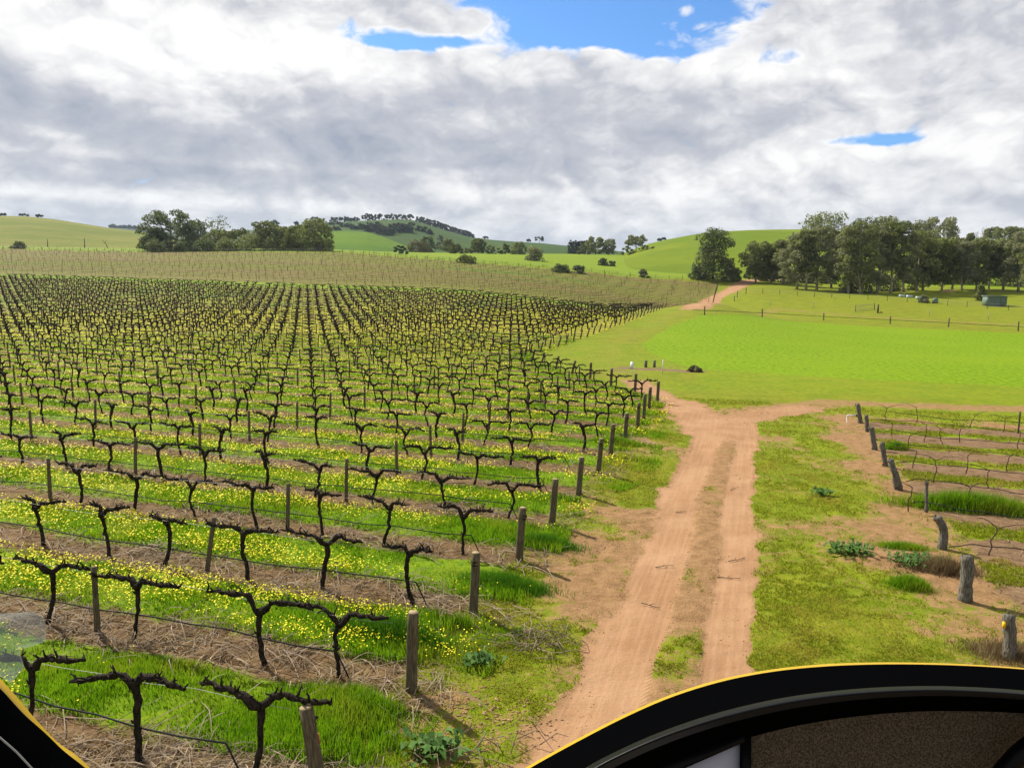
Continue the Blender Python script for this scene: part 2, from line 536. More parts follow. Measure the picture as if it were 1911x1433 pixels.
def masks(x, y):
    x = np.asarray(x, float); y = np.asarray(y, float)
    s = x * S[0] + y * S[1]; t = x * T[0] + y * T[1]; r = np.hypot(x, y)
    n1 = fbm(x * 0.55, y * 0.55, 3, 4); n2 = fbm(x * 0.16, y * 0.16, 9, 3); n3 = fbm(x * 2.2, y * 2.2, 21, 3)
    m = {}
    es = edge_s(t)
    main = sstep(s + (n1 - .5) * 0.8, es - 0.5, es + 0.3) * (t < 151.8) * (t > 1)
    main = np.where(r > 200, (s > es) * (t < 151.8), main)
    far = ((t > 157) & (t < 249) & (s > np.interp(t, [157, 250], [9.5, 12.5]))).astype(float)
    far *= sstep(t, 156.5, 158.5)
    right = sstep(-s + (n1 - .5) * 1.2, 4.6, 5.8) * sstep(t, 9, 11) * (1 - sstep(t + (n1 - .5), 40.8, 41.8))
    # the dirt track: two ruts, a grassy strip between
    wig = (vnoise(t * 0.22, t * 0 + 3.3, 5) - .5) * 0.25
    ss_ = s + wig
    shr = sstep(t, 30, 38) * 0.35
    rutL = sstep(ss_ + (n3 - .5) * .2, 1.16 - shr, 1.50 - shr) * (1 - sstep(ss_ + (n3 - .5) * .5 + (n1 - .5) * .5, 2.2, 2.75))
    rutR = sstep(ss_ + (n3 - .5) * .35 + (n1 - .5) * .3, -0.4, 0.05) * (1 - sstep(ss_ + (n3 - .5) * .2, 0.52 + shr, 0.82 + shr))
    road = np.maximum(rutL, rutR) * (1 - sstep(t, 36.5, 40))
    mid = sstep(ss_, -0.35, 0.1) * (1 - sstep(ss_, 2.2, 2.8)) * (1 - sstep(t, 36, 40))
    fade = lambda d, w: 1 - sstep(d + (n3 - .5) * w * 0.6, w * 0.45, w)
    road = np.maximum(road, 0.72 * fade(polyline_d(x, y, P_BRANCH), 1.7))
    road = np.maximum(road, 0.9 * fade(polyline_d(x, y, P_BRANCH2), 1.9))
    road = np.maximum(road, fade(polyline_d(x, y, P_UPTRACK[:4]), 1.3) * 0.75)
    road = np.maximum(road, fade(polyline_d(x, y, P_FAR_ROAD), 3.6) * 0.95)
    side = fade(polyline_d(x, y, P_SIDE), 2.2)
    m['road'] = road
    dirt = np.maximum.reduce([road, mid * (0.74 + (n1 - .5) * 1.1), side * 0.58,
                              fade(polyline_d(x, y, P_UPTRACK), 2.6) * (0.25 + 0.2 * n1), fade(polyline_d(x, y, P_PADTRACK), 3.0) * 0.45,
                              fade(polyline_d(x, y, P_FAR2), 2.4) * 0.35, fade(polyline_d(x, y, P_MOUND), 2.6) * 0.62])
    # the bare headland between track and end posts
    head = sstep(ss_, 2.0, 2.6) * (1 - sstep(s, es - 0.6, es + 0.9)) * (1 - sstep(t, 36, 46))
    dirt = np.maximum(dirt, head * np.clip(0.40 + (n1 - .5) * 1.4 + (n2 - .5) * 0.5 + 0.22 * (1 - sstep(ss_, 2.2, 3.2)) - 0.26 * sstep(t, 17, 30) + 0.12 * (1 - sstep(t, 10, 13)), 0, 1))
    # right verge: mossy grass, worn near the old posts
    rv = (1 - sstep(s, -0.3, 0.1)) * (1 - sstep(t, 41, 46)) * (t < 46)
    dirt = np.maximum(dirt, rv * np.clip(0.27 + (n1 - .5) * 1.0 + 0.28 * sstep(-s, 2.4, 4.4) + (n2 - .5) * .5 + 0.16 * (1 - sstep(t, 11, 15)), 0, 0.95))
    m['dirt'] = np.clip(dirt, 0, 1)
    right = np.maximum(right, 0.9 * fade(polyline_d(x, y, P_MOUND), 2.6)) if np.ndim(right) else right
    m['main'] = main; m['far'] = far; m['right'] = right
    pad = in_poly(x, y, PADDOCK).astype(float)
    m['paddock'] = pad
    lush = np.clip(0.5 + (n2 - .5) * 1.2, 0, 1)
    m['lush'] = np.where(pad > .5, 1.0, lush * 0.6)
    m['lush'] = np.maximum(m['lush'], ((t > 151) & (t < 156.8) & (s > 16)) * 0.9)
    m['lush'] = np.maximum(m['lush'], 0.5 * sstep(t, 49, 53) * (s < 4) * (r < 110))
    m['lush'] = np.where((r > 255) & (t > 250), 0.72 + 0.25 * (n2 - .5), m['lush'])
    m['lush'] = np.where((pad < .5) & (r > 120) & (r < 262) & (s < 12) & (t > 70), 0.22 + 0.3 * (n2 - .5), m['lush'])
    m['s'] = s; m['t'] = t; m['n1'] = n1; m['n2'] = n2
    return m


def strip_cover(s, t, x, y):
    """how much a spot between two rows is grown over (0 on the raked rows, 1 mid alley)"""
    f = ((t - T0) / 3.0) % 1.0
    n = fbm(x * 0.9, y * 0.9, 31, 3)
    return sstep(0.5 - np.abs(f - 0.55) + (n - .5) * 0.16, 0.16, 0.26)


# ------------------------------------------------------------------ ground material
def ground_nodes(g):
    pos = g.geo
    ds = g.vm('DOT_PRODUCT', pos, (S[0], S[1], 0)); dt = g.vm('DOT_PRODUCT', pos, (T[0], T[1], 0))
    a1 = g.attr('m1'); a2 = g.attr('m2')
    r1, g1, b1 = g.sep(a1.outputs['Vector']); r2, g2, b2 = g.sep(a2.outputs['Vector'])
    dirt, lush, padd = r1, g1, b1
    main, far, right = r2, g2, b2
    flat = g.vm('MULTIPLY', pos, (1, 1, 0))
    nf = g.noise(flat, 14.0, 6, 0.68)           # blades and crumbs
    nm = g.noise(flat, 3.2, 5, 0.62)
    nl = g.noise(flat, 0.45, 4, 0.6)
    nx = g.noise(flat, 0.06, 3, 0.55)
    nvf = g.noise(flat, 60.0, 3, 0.6)
    # red earth
    earth = g.mix(g.ss(nm, 0.3, 0.7), (0.205, 0.118, 0.054), (0.300, 0.180, 0.086))
    earth = g.mix(g.ss(nf, 0.55, 0.8, 0, 0.4), earth, (0.19, 0.10, 0.055))
    earth = g.mix(g.ss(nvf, 0.6, 0.8, 0, 0.35), earth, (0.38, 0.26, 0.16))
    rd = g.sep(g.attr('m3').outputs['Vector'])[0]
    earth = g.mix(g.ss(g.add(rd, g.mul(g.sub(nf, .5), .6), g.mul(g.sub(nm, .5), .7)), 0.08, 0.62), earth, g.mix(g.ss(nm, .3, .7), (0.270, 0.150, 0.076), (0.345, 0.208, 0.114)))
    # turf
    gy = g.mix(g.ss(g.add(g.mul(nm, .5), g.mul(nl, .5)), 0.36, 0.64), (0.110, 0.145, 0.006), (0.215, 0.205, 0.014))
    tuf = g.noise(g.comb(g.mul(ds, 1.1), g.mul(dt, 0.7), 0.0), 2.2, 5, 0.72)
    gl = g.mix(g.ss(tuf, 0.36, 0.62), (0.088, 0.170, 0.002), (0.178, 0.275, 0.003))
    gl = g.mix(g.ss(tuf, 0.38, 0.30, 0, 0.7), gl, (0.04, 0.11, 0.004))
    tus = g.noise(flat, 0.30, 5, 0.75)
    gl = g.mix(g.ss(tus, 0.56, 0.70, 0, 0.55), gl, (0.150, 0.205, 0.010))
    gl = g.mix(g.ss(tus, 0.36, 0.28, 0, 0.5), gl, (0.052, 0.130, 0.004))
    gl = g.mix(g.ss(nx, 0.4, 0.7, 0, 0.5), gl, (0.175, 0.255, 0.006))
    turf = g.mix(lush, gy, gl)
    turf = g.mix(g.ss(nf, 0.50, 0.72, 0, 0.55), turf, g.mix(0.5, turf, (0.02, 0.045, 0.003)))
    turf = g.mix(g.mul(g.ss(nf, 0.50, 0.62), g.ss(nm, 0.40, 0.62), g.sub(0.75, g.mul(lush, 0.75))), turf, (0.20, 0.135, 0.060))
    # crumbly edge between turf and earth
    e = g.add(dirt, g.mul(g.sub(nf, 0.5), 0.95), g.mul(g.sub(nm, 0.5), 0.75))
    verge = g.mix(g.ss(e, 0.36, 0.60), turf, earth)
    # under-row mulch: straw, prunings, brown soil
    v1 = g.voro(g.vm('MULTIPLY', flat, (1, 1, 0)), 9.0, 'DISTANCE_TO_EDGE')
    mulch = g.mix(g.ss(nm, 0.3, 0.7), (0.118, 0.070, 0.034), (0.190, 0.120, 0.056))
    mulch = g.mix(g.ss(nf, 0.52, 0.72, 0, 0.8), mulch, (0.235, 0.175, 0.105))
    mulch = g.mix(g.ss(nf, 0.30, 0.42, 0.7, 0), mulch, (0.045, 0.028, 0.018))
    mulch = g.mix(g.mul(g.ss(nl, 0.5, 0.65), g.ss(nm, 0.45, 0.6), 0.75), mulch, (0.10, 0.12, 0.012))
    # alley strips
    f = g.m('FRACT', g.m('DIVIDE', g.sub(dt, T0 - 300.0), 3.0))
    dd = g.sub(0.5, g.m('ABSOLUTE', g.sub(f, 0.55)))
    st_ = g.ss(g.add(dd, 0.015, g.mul(g.sub(nm, .5), 0.30), g.mul(g.sub(nl, .5), 0.22), g.mul(g.sub(nf, .5), 0.2)), 0.17, 0.27)
    alley = g.mix(g.ss(nm, 0.3, 0.7), (0.070, 0.150, 0.003), (0.135, 0.225, 0.005))
    alley = g.mix(g.ss(nl, 0.5, 0.75, 0, 0.6), alley, (0.12, 0.15, 0.01))
    dist = g.vm('LENGTH', flat)
    fl = g.m('MULTIPLY', g.ss(g.add(nx, g.mul(g.sub(nl, .5), 0.5)), 0.30, 0.52), g.ss(g.noise(flat, 9.0, 4, 0.7), 0.44, 0.54))
    fl = g.mul(fl, g.ss(dist, 30, 90, 0.10, 0.72), g.ss(dist, 110, 190, 1.0, 0.35))
    alley = g.mix(fl, alley, (0.52, 0.46, 0.010))
    vine = g.mix(st_, mulch, alley)
    # far block of young vines: tan with faint rows
    wv = g.m('SINE', g.mul(dt, 2 * pi / 3.0))
    nb = g.noise(g.comb(g.mul(ds, 0.006), g.mul(dt, 0.06), 0.0), 1.0, 3, 0.6)
    farc = g.mix(g.ss(nb, 0.40, 0.60), (0.165, 0.140, 0.034), (0.140, 0.158, 0.014))
    farc = g.mix(g.ss(wv, 0.0, 0.6, 0, 0.8), farc, (0.085, 0.068, 0.026))
    farc = g.mix(g.mul(g.ss(nm, 0.55, 0.7), 0.4), farc, (0.20, 0.17, 0.07))
    farc = g.mix(g.ss(g.noise(g.comb(g.mul(ds, 0.01), g.mul(dt, 0.09), 5.0), 1.0, 2, 0.5), 0.62, 0.70, 0, 0.7), farc, (0.07, 0.13, 0.006))
    # right block: brown soil with ragged green alleys
    f2 = g.m('FRACT', g.m('DIVIDE', g.sub(dt, 14.3 - 315.0), 3.15))
    d2 = g.sub(0.5, g.m('ABSOLUTE', g.sub(f2, 0.55)))
    s2 = g.ss(g.add(d2, g.mul(g.sub(nm, .5), 0.35), g.mul(g.sub(nl, .5), 0.55)), 0.29, 0.36)
    soil = g.mix(g.ss(nm, 0.3, 0.7), (0.150, 0.088, 0.048), (0.215, 0.140, 0.080))
    soil = g.mix(g.ss(nf, 0.54, 0.72, 0, 0.7), soil, (0.25, 0.19, 0.125))
    soil = g.mix(g.ss(nf, 0.30, 0.42, 0.6, 0), soil, (0.06, 0.035, 0.022))
    rgt = g.mix(s2, soil, g.mix(0.4, gl, gy))
    c = g.mix(g.ss(g.add(main, g.mul(g.sub(nm, .5), .5)), 0.35, 0.65), verge, vine)
    c = g.mix(g.ss(g.add(right, g.mul(g.sub(nm, .5), .6)), 0.35, 0.65), c, rgt)
    c = g.mix(far, c, farc)
    g.put(g.P.inputs['Base Color'], c)
    hgt = g.add(g.mul(nf, 0.6), g.mul(nm, 0.6), g.mul(nvf, 0.15))
    g.put(g.P.inputs['Normal'], g.bump(hgt, 0.75, 0.09))


M = {}
M['ground'], g = material('ground_cover', 0.95, 0.08); ground_nodes(g)

# road: smoother, with tread marks pressed along the ruts
M['road'], g = material('red_dirt', 0.95, 0.05)
flat = g.vm('MULTIPLY', g.geo, (1, 1, 0))
ds = g.vm('DOT_PRODUCT', g.geo, (S[0], S[1], 0)); dt = g.vm('DOT_PRODUCT', g.geo, (T[0], T[1], 0))
a1 = g.sep(g.attr('m1').outputs['Vector'])
nf = g.noise(flat, 15.0, 6, 0.68); nm = g.noise(flat, 3.0, 5, 0.6); nl = g.noise(flat, 0.5, 4, 0.6); nv = g.noise(flat, 70, 2, 0.5)
lane = g.noise(g.comb(g.mul(ds, 9.0), g.mul(dt, 0.25), 0.0), 1.0, 4, 0.6)
e_ = g.mix(g.ss(nl, 0.3, 0.7), (0.275, 0.152, 0.078), (0.350, 0.212, 0.118))
e_ = g.mix(g.ss(lane, 0.42, 0.64, 0, 0.3), e_, (0.42, 0.255, 0.150))
e_ = g.mix(g.ss(nm, 0.55, 0.75, 0, 0.35), e_, (0.235, 0.125, 0.068))
e_ = g.mix(g.ss(nv, 0.62, 0.8, 0, 0.35), e_, (0.48, 0.34, 0.23))
e_ = g.mix(g.ss(nf, 0.60, 0.78, 0, 0.4), e_, (0.20, 0.105, 0.058))
ed = g.add(g.sub(1.0, a1[0]), g.mul(g.sub(nf, .5), 1.0), g.mul(g.sub(nm, .5), .8))
e_ = g.mix(g.ss(ed, 0.42, 0.62), e_, g.mix(g.ss(nm, .35, .65), (0.10, 0.115, 0.010), (0.20, 0.125, 0.06)))
rd = g.sep(g.attr('m3').outputs['Vector'])[0]
soil_ = g.mix(g.ss(nm, 0.3, 0.7), (0.220, 0.126, 0.060), (0.305, 0.186, 0.094))
e_ = g.mix(g.ss(g.add(rd, g.mul(g.sub(nf, .5), .6), g.mul(g.sub(nm, .5), .7)), 0.40, 0.95), soil_, e_)
g.put(g.P.inputs['Base Color'], e_)
tr = g.m('SINE', g.add(g.mul(dt, 52.0), g.mul(g.m('ABSOLUTE', g.sub(ds, 0.45)), 60.0)))
band = g.m('MAXIMUM', g.mul(g.ss(ds, 0.66, 0.74), g.ss(ds, 0.94, 0.84)), g.mul(g.ss(ds, 1.15, 1.22), g.ss(ds, 1.42, 1.34)))
tr = g.mul(tr, band, g.ss(nl, 0.38, 0.55))
g.put(g.P.inputs['Normal'], g.bump(g.add(g.mul(nf, .35), g.mul(nm, .6), g.mul(lane, .25), g.mul(tr, 0.09), g.mul(nv, .1)), 0.6, 0.08))

# hillside pasture
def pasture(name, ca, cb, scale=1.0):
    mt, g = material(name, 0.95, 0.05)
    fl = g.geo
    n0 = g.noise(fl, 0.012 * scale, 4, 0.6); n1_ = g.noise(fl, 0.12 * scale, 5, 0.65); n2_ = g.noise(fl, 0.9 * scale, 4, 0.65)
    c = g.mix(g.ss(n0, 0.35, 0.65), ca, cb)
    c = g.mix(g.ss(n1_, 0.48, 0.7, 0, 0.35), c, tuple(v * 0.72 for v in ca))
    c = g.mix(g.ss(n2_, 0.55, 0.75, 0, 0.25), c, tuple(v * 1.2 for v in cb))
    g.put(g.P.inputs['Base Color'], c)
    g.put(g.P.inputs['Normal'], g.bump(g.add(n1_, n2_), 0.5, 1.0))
    return mt


M['past_left'] = pasture('pasture_olive', (0.105, 0.135, 0.014), (0.165, 0.170, 0.030))
M['past_wood'] = pasture('pasture_cloud_shaded', (0.030, 0.065, 0.012), (0.045, 0.085, 0.014))  # green darkened to paint in the cloud shade over the wooded hill
M['past_knoll'] = pasture('pasture_green', (0.060, 0.125, 0.010), (0.090, 0.165, 0.010))
M['past_right'] = pasture('pasture_bright', (0.105, 0.160, 0.006), (0.150, 0.195, 0.010))
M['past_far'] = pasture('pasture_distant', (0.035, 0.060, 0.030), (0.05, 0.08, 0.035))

# ------------------------------------------------------------------ ground meshes: one polar sheet cut into ground, track and paddock
azs = np.concatenate([np.linspace(-180, -60, 14)[:-1], np.linspace(-60, -42, 40)[:-1], np.linspace(-42, 42, 480)[:-1], np.linspace(42, 60, 40)[:-1], np.linspace(60, 180, 14)]) * pi / 180
rs = [2.5]
while rs[-1] < 3400:
    r_ = rs[-1]
    rs.append(r_ * (1.022 if r_ < 8 else 1.010 if r_ < 60 else 1.013 if r_ < 330 else 1.05))
rs = np.array(rs)
AA, RR = np.meshgrid(azs, rs)
GX = RR * np.sin(AA); GY = RR * np.cos(AA)
GZ = base_z(GX, GY)
mk = masks(GX, GY)
near = 1 - sstep(RR, 40, 75)
strip = strip_cover(mk['s'], mk['t'], GX, GY) * mk['main']
bumps = (fbm(GX * 3, GY * 3, 77, 3) - .5) * 0.07 * (1 - 0.6 * mk['road']) + (fbm(GX * 0.4, GY * 0.4, 78, 3) - .5) * 0.12
GZ = GZ + near * (bumps - 0.025 * mk['road'] + 0.05 * strip)
GZm = GZ
m1 = np.stack([mk['dirt'], mk['lush'], mk['paddock']], -1).reshape(-1, 3)
m3 = np.stack([mk['road'], mk['road'], mk['road']], -1).reshape(-1, 3)
m2 = np.stack([mk['main'], mk['far'], mk['right']], -1).reshape(-1, 3)
nr, na = GX.shape
idx = np.arange(nr * na).reshape(nr, na)
Qall = np.stack([idx[:-1, :-1], idx[:-1, 1:], idx[1:, 1:], idx[1:, :-1]], -1).reshape(-1, 4)[:, ::-1]
Vall = np.stack([GX, GY, GZ], -1).reshape(-1, 3)
cell = lambda a: (a[:-1, :-1] + a[1:, 1:] + a[1:, :-1] + a[:-1, 1:]).ravel() / 4
is_road = cell(mk['road']) > 0.45
is_pad = (cell(mk['paddock']) > 0.5) & ~is_road


def cut(name, sel, mt, label, cat):
    q = Qall[sel]; used = np.unique(q); remap = np.zeros(len(Vall), np.int64); remap[used] = np.arange(len(used))
    me = raw_mesh(name, Vall[used], remap[q], np.zeros((0, 3), np.int64))
    for nm_, arr in (('m1', m1), ('m2', m2), ('m3', m3)):
        at = me.attributes.new(nm_, 'FLOAT_VECTOR', 'POINT'); at.data.foreach_set('vector', arr[used].astype(np.float32).ravel())
    o = link(name, me, mt, None, True)
    return tag(o, label, cat, kind='structure')


cut('ground', ~is_road & ~is_pad, M['ground'], 'gently rising farm ground of vine rows, mossy verges and pasture', 'ground')
cut('dirt_road', is_road, M['road'], 'red dirt farm track with two wheel ruts running to the far trees', 'road')
cut('field', is_pad, M['ground'], 'flat bright green grass paddock right of the track', 'field')


def hill_mesh(name, h, mt, label, na_=150, nr_=46):
    az = np.linspace(h.lo, h.hi, na_)
    r = np.concatenate([np.linspace(h.r0, h.r1, nr_), np.linspace(h.r1, h.r2, 14)[1:]])
    A, R = np.meshgrid(az, r); X = R * np.sin(A); Y = R * np.cos(A); Z = h.z(X.ravel() * 0.99999999, Y.ravel()).reshape(X.shape)
    A2 = np.clip(A, h.lo + 1e-6, h.hi - 1e-6); R2 = np.clip(R, h.r0 + 1e-4, h.r2 - 1e-4)
    Z = h.z(R2 * np.sin(A2), R2 * np.cos(A2))
    i = np.arange(X.size).reshape(X.shape)
    Q = np.stack([i[:-1, :-1], i[:-1, 1:], i[1:, 1:], i[1:, :-1]], -1).reshape(-1, 4)[:, ::-1]
    o = link(name, raw_mesh(name, np.stack([X, Y, Z], -1).reshape(-1, 3), Q, np.zeros((0, 3), np.int64)), mt, None, True)
    return tag(o, label, 'hill', kind='structure')


hill_mesh('hill', HL, M['past_left'], 'olive green pasture hill rising behind the far vines on the left')
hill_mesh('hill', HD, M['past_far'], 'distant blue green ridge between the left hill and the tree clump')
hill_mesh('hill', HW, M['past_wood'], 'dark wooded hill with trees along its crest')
hill_mesh('hill', HK, M['past_knoll'], 'smooth green knoll in front of the wooded hill')
hill_mesh('hill', HR, M['past_right'], 'smooth bright green hill behind the eucalyptus grove')

# ------------------------------------------------------------------ materials of the things
def simple(name, ca, cb, scale=8.0, rough=0.85, bump=0.3, stretch=(1, 1, 1), spec=0.2, dist=0.02):
    mt, g = material(name, rough, spec)
    v = g.vm('MULTIPLY', g.obj, stretch)
    inf = g.new('ShaderNodeObjectInfo').outputs['Random']
    n_ = g.noise(g.vm('ADD', v, g.comb(g.mul(inf, 37.0), g.mul(inf, 11.0), 0.0)), scale, 5, 0.65)
    c = g.mix(g.ss(n_, 0.32, 0.68), ca, cb)
    g.put(g.P.inputs['Base Color'], c)
    if bump: g.put(g.P.inputs['Normal'], g.bump(n_, bump, dist))
    return mt


M['bark'] = simple('vine_bark', (0.010, 0.008, 0.006), (0.042, 0.032, 0.024), 26, 0.95, 0.9, (1, 1, 0.45), 0.1, 0.03)
M['young_wood'] = simple('young_vine_wood', (0.045, 0.026, 0.016), (0.12, 0.075, 0.045), 20, 0.9, 0.4)
M['post'] = simple('weathered_post', (0.062, 0.052, 0.032), (0.150, 0.125, 0.075), 12, 0.9, 0.5, (4, 4, 0.5), 0.1)
M['oldpost'] = simple('old_grey_post', (0.060, 0.056, 0.045), (0.235, 0.215, 0.175), 11, 0.95, 1.0, (4, 4, 0.45), 0.1, 0.04)
M['cutwood'] = simple('cut_wood_end', (0.22, 0.17, 0.09), (0.33, 0.26, 0.15), 30, 0.9, 0.3)
M['hose'] = simple('black_hose', (0.012, 0.012, 0.013), (0.03, 0.03, 0.03), 30, 0.75, 0.0, spec=0.12)
M['wire'] = simple('galvanised_wire', (0.16, 0.16, 0.155), (0.26, 0.26, 0.25), 30, 0.5, 0.0, spec=0.5)
M['twig'] = simple('dry_cane', (0.13, 0.095, 0.065), (0.30, 0.235, 0.165), 3, 0.9, 0.0)
M['white'] = simple('white_paint', (0.60, 0.60, 0.56), (0.75, 0.75, 0.72), 10, 0.6, 0.1)
M['gum_bark'] = simple('gum_bark', (0.15, 0.13, 0.10), (0.42, 0.37, 0.29), 1.6, 0.9, 0.3, (1, 1, 0.3))
M['dark_bark'] = simple('dark_bark', (0.03, 0.026, 0.02), (0.085, 0.07, 0.055), 2.0, 0.9, 0.3, (1, 1, 0.3))
M['tag_red'] = simple('red_tape', (0.55, 0.06, 0.06), (0.65, 0.10, 0.09), 10, 0.6, 0)
M['tag_yellow'] = simple('yellow_tag', (0.75, 0.42, 0.01), (0.8, 0.5, 0.02), 10, 0.5, 0)


def leafmat(name, ca, cb, trans=0.35, scale=0.5, tip=None):
    mt, g = material(name, 0.75, 0.12)
    inf = g.new('ShaderNodeObjectInfo').outputs['Random']
    a = g.noise(g.obj, scale, 4, 0.65); b = g.noise(g.obj, scale * 9, 2, 0.6)
    c = g.mix(g.ss(g.add(g.mul(a, .6), g.mul(b, .4)), 0.34, 0.66), ca, cb)
    c = g.mix(g.mul(inf, 0.35), c, tip or tuple(0.5 * (x + y) for x, y in zip(ca, cb)))
    g.put(g.P.inputs['Base Color'], c)
    tb = g.new('ShaderNodeBsdfTranslucent'); g.put(tb.inputs[0], g.mix(0.45, c, (c_ := (0.16, 0.22, 0.015))))
    ms = g.new('ShaderNodeMixShader'); ms.inputs[0].default_value = trans
    g.L.new(g.P.outputs[0], ms.inputs[1]); g.L.new(tb.outputs[0], ms.inputs[2])
    g.L.new(ms.outputs[0], mt.node_tree.nodes['Material Output'].inputs[0])
    return mt


M['leaf_gum'] = leafmat('gum_leaves', (0.090, 0.112, 0.044), (0.275, 0.285, 0.115), 0.45)
M['leaf_grey'] = leafmat('grey_gum_leaves', (0.115, 0.126, 0.074), (0.320, 0.315, 0.180), 0.44)
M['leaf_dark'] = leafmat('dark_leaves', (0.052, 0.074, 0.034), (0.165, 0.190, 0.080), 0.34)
M['leaf_olive'] = leafmat('olive_leaves', (0.070, 0.092, 0.022), (0.175, 0.185, 0.050), 0.35)
M['leaf_far'] = leafmat('distant_leaves', (0.030, 0.044, 0.038), (0.070, 0.088, 0.066), 0.15)
M['leaf_dry'] = leafmat('pale_shrub', (0.085, 0.080, 0.035), (0.175, 0.155, 0.080), 0.2)


def grassmat(name, ca, cb, cc, trans=0.45):
    mt, g = material(name, 0.7, 0.15)
    a = g.noise(g.obj, 0.55, 4, 0.65); b = g.noise(g.obj, 5.0, 3, 0.7)
    c = g.mix(g.ss(b, 0.3, 0.7), ca, cb)
    c = g.mix(g.ss(a, 0.46, 0.66), c, cc)
    g.put(g.P.inputs['Base Color'], c)
    tb = g.new('ShaderNodeBsdfTranslucent'); g.put(tb.inputs[0], c)
    ms = g.new('ShaderNodeMixShader'); ms.inputs[0].default_value = trans
    g.L.new(g.P.outputs[0], ms.inputs[1]); g.L.new(tb.outputs[0], ms.inputs[2])
    g.L.new(ms.outputs[0], mt.node_tree.nodes['Material Output'].inputs[0])
    return mt


M['blade'] = grassmat('grass_blades', (0.090, 0.210, 0.004), (0.185, 0.340, 0.008), (0.215, 0.290, 0.014), 0.5)
M['moss'] = grassmat('short_turf', (0.150, 0.200, 0.008), (0.270, 0.285, 0.018), (0.310, 0.260, 0.040), 0.5)
M['lush'] = grassmat('lush_blades', (0.040, 0.135, 0.006), (0.095, 0.235, 0.010), (0.065, 0.180, 0.006), 0.4)
M['straw'] = grassmat('dry_straw', (0.17, 0.118, 0.055), (0.29, 0.215, 0.110), (0.13, 0.082, 0.040), 0.15)
M['petal'], g = material('yellow_petals', 0.6, 0.1)
g.put(g.P.inputs['Base Color'], (0.76, 0.68, 0.02))
M['weed'] = grassmat('broad_weed', (0.045, 0.115, 0.020), (0.095, 0.190, 0.040), (0.07, 0.15, 0.02), 0.3)


# near ground height with its bumps, by interpolation in the sheet
def near_z(x, y):
    r = np.hypot(x, y); az = np.arctan2(x, y)
    i = np.clip(np.searchsorted(rs, r) - 1, 0, len(rs) - 2); j = np.clip(np.searchsorted(azs, az) - 1, 0, len(azs) - 2)
    fi = (r - rs[i]) / (rs[i + 1] - rs[i]); fj = (az - azs[j]) / (azs[j + 1] - azs[j])
    return (GZm[i, j] * (1 - fi) * (1 - fj) + GZm[i + 1, j] * fi * (1 - fj) + GZm[i, j + 1] * (1 - fi) * fj + GZm[i + 1, j + 1] * fi * fj)


def nz(x, y): return float(near_z(np.array([x]), np.array([y]))[0])


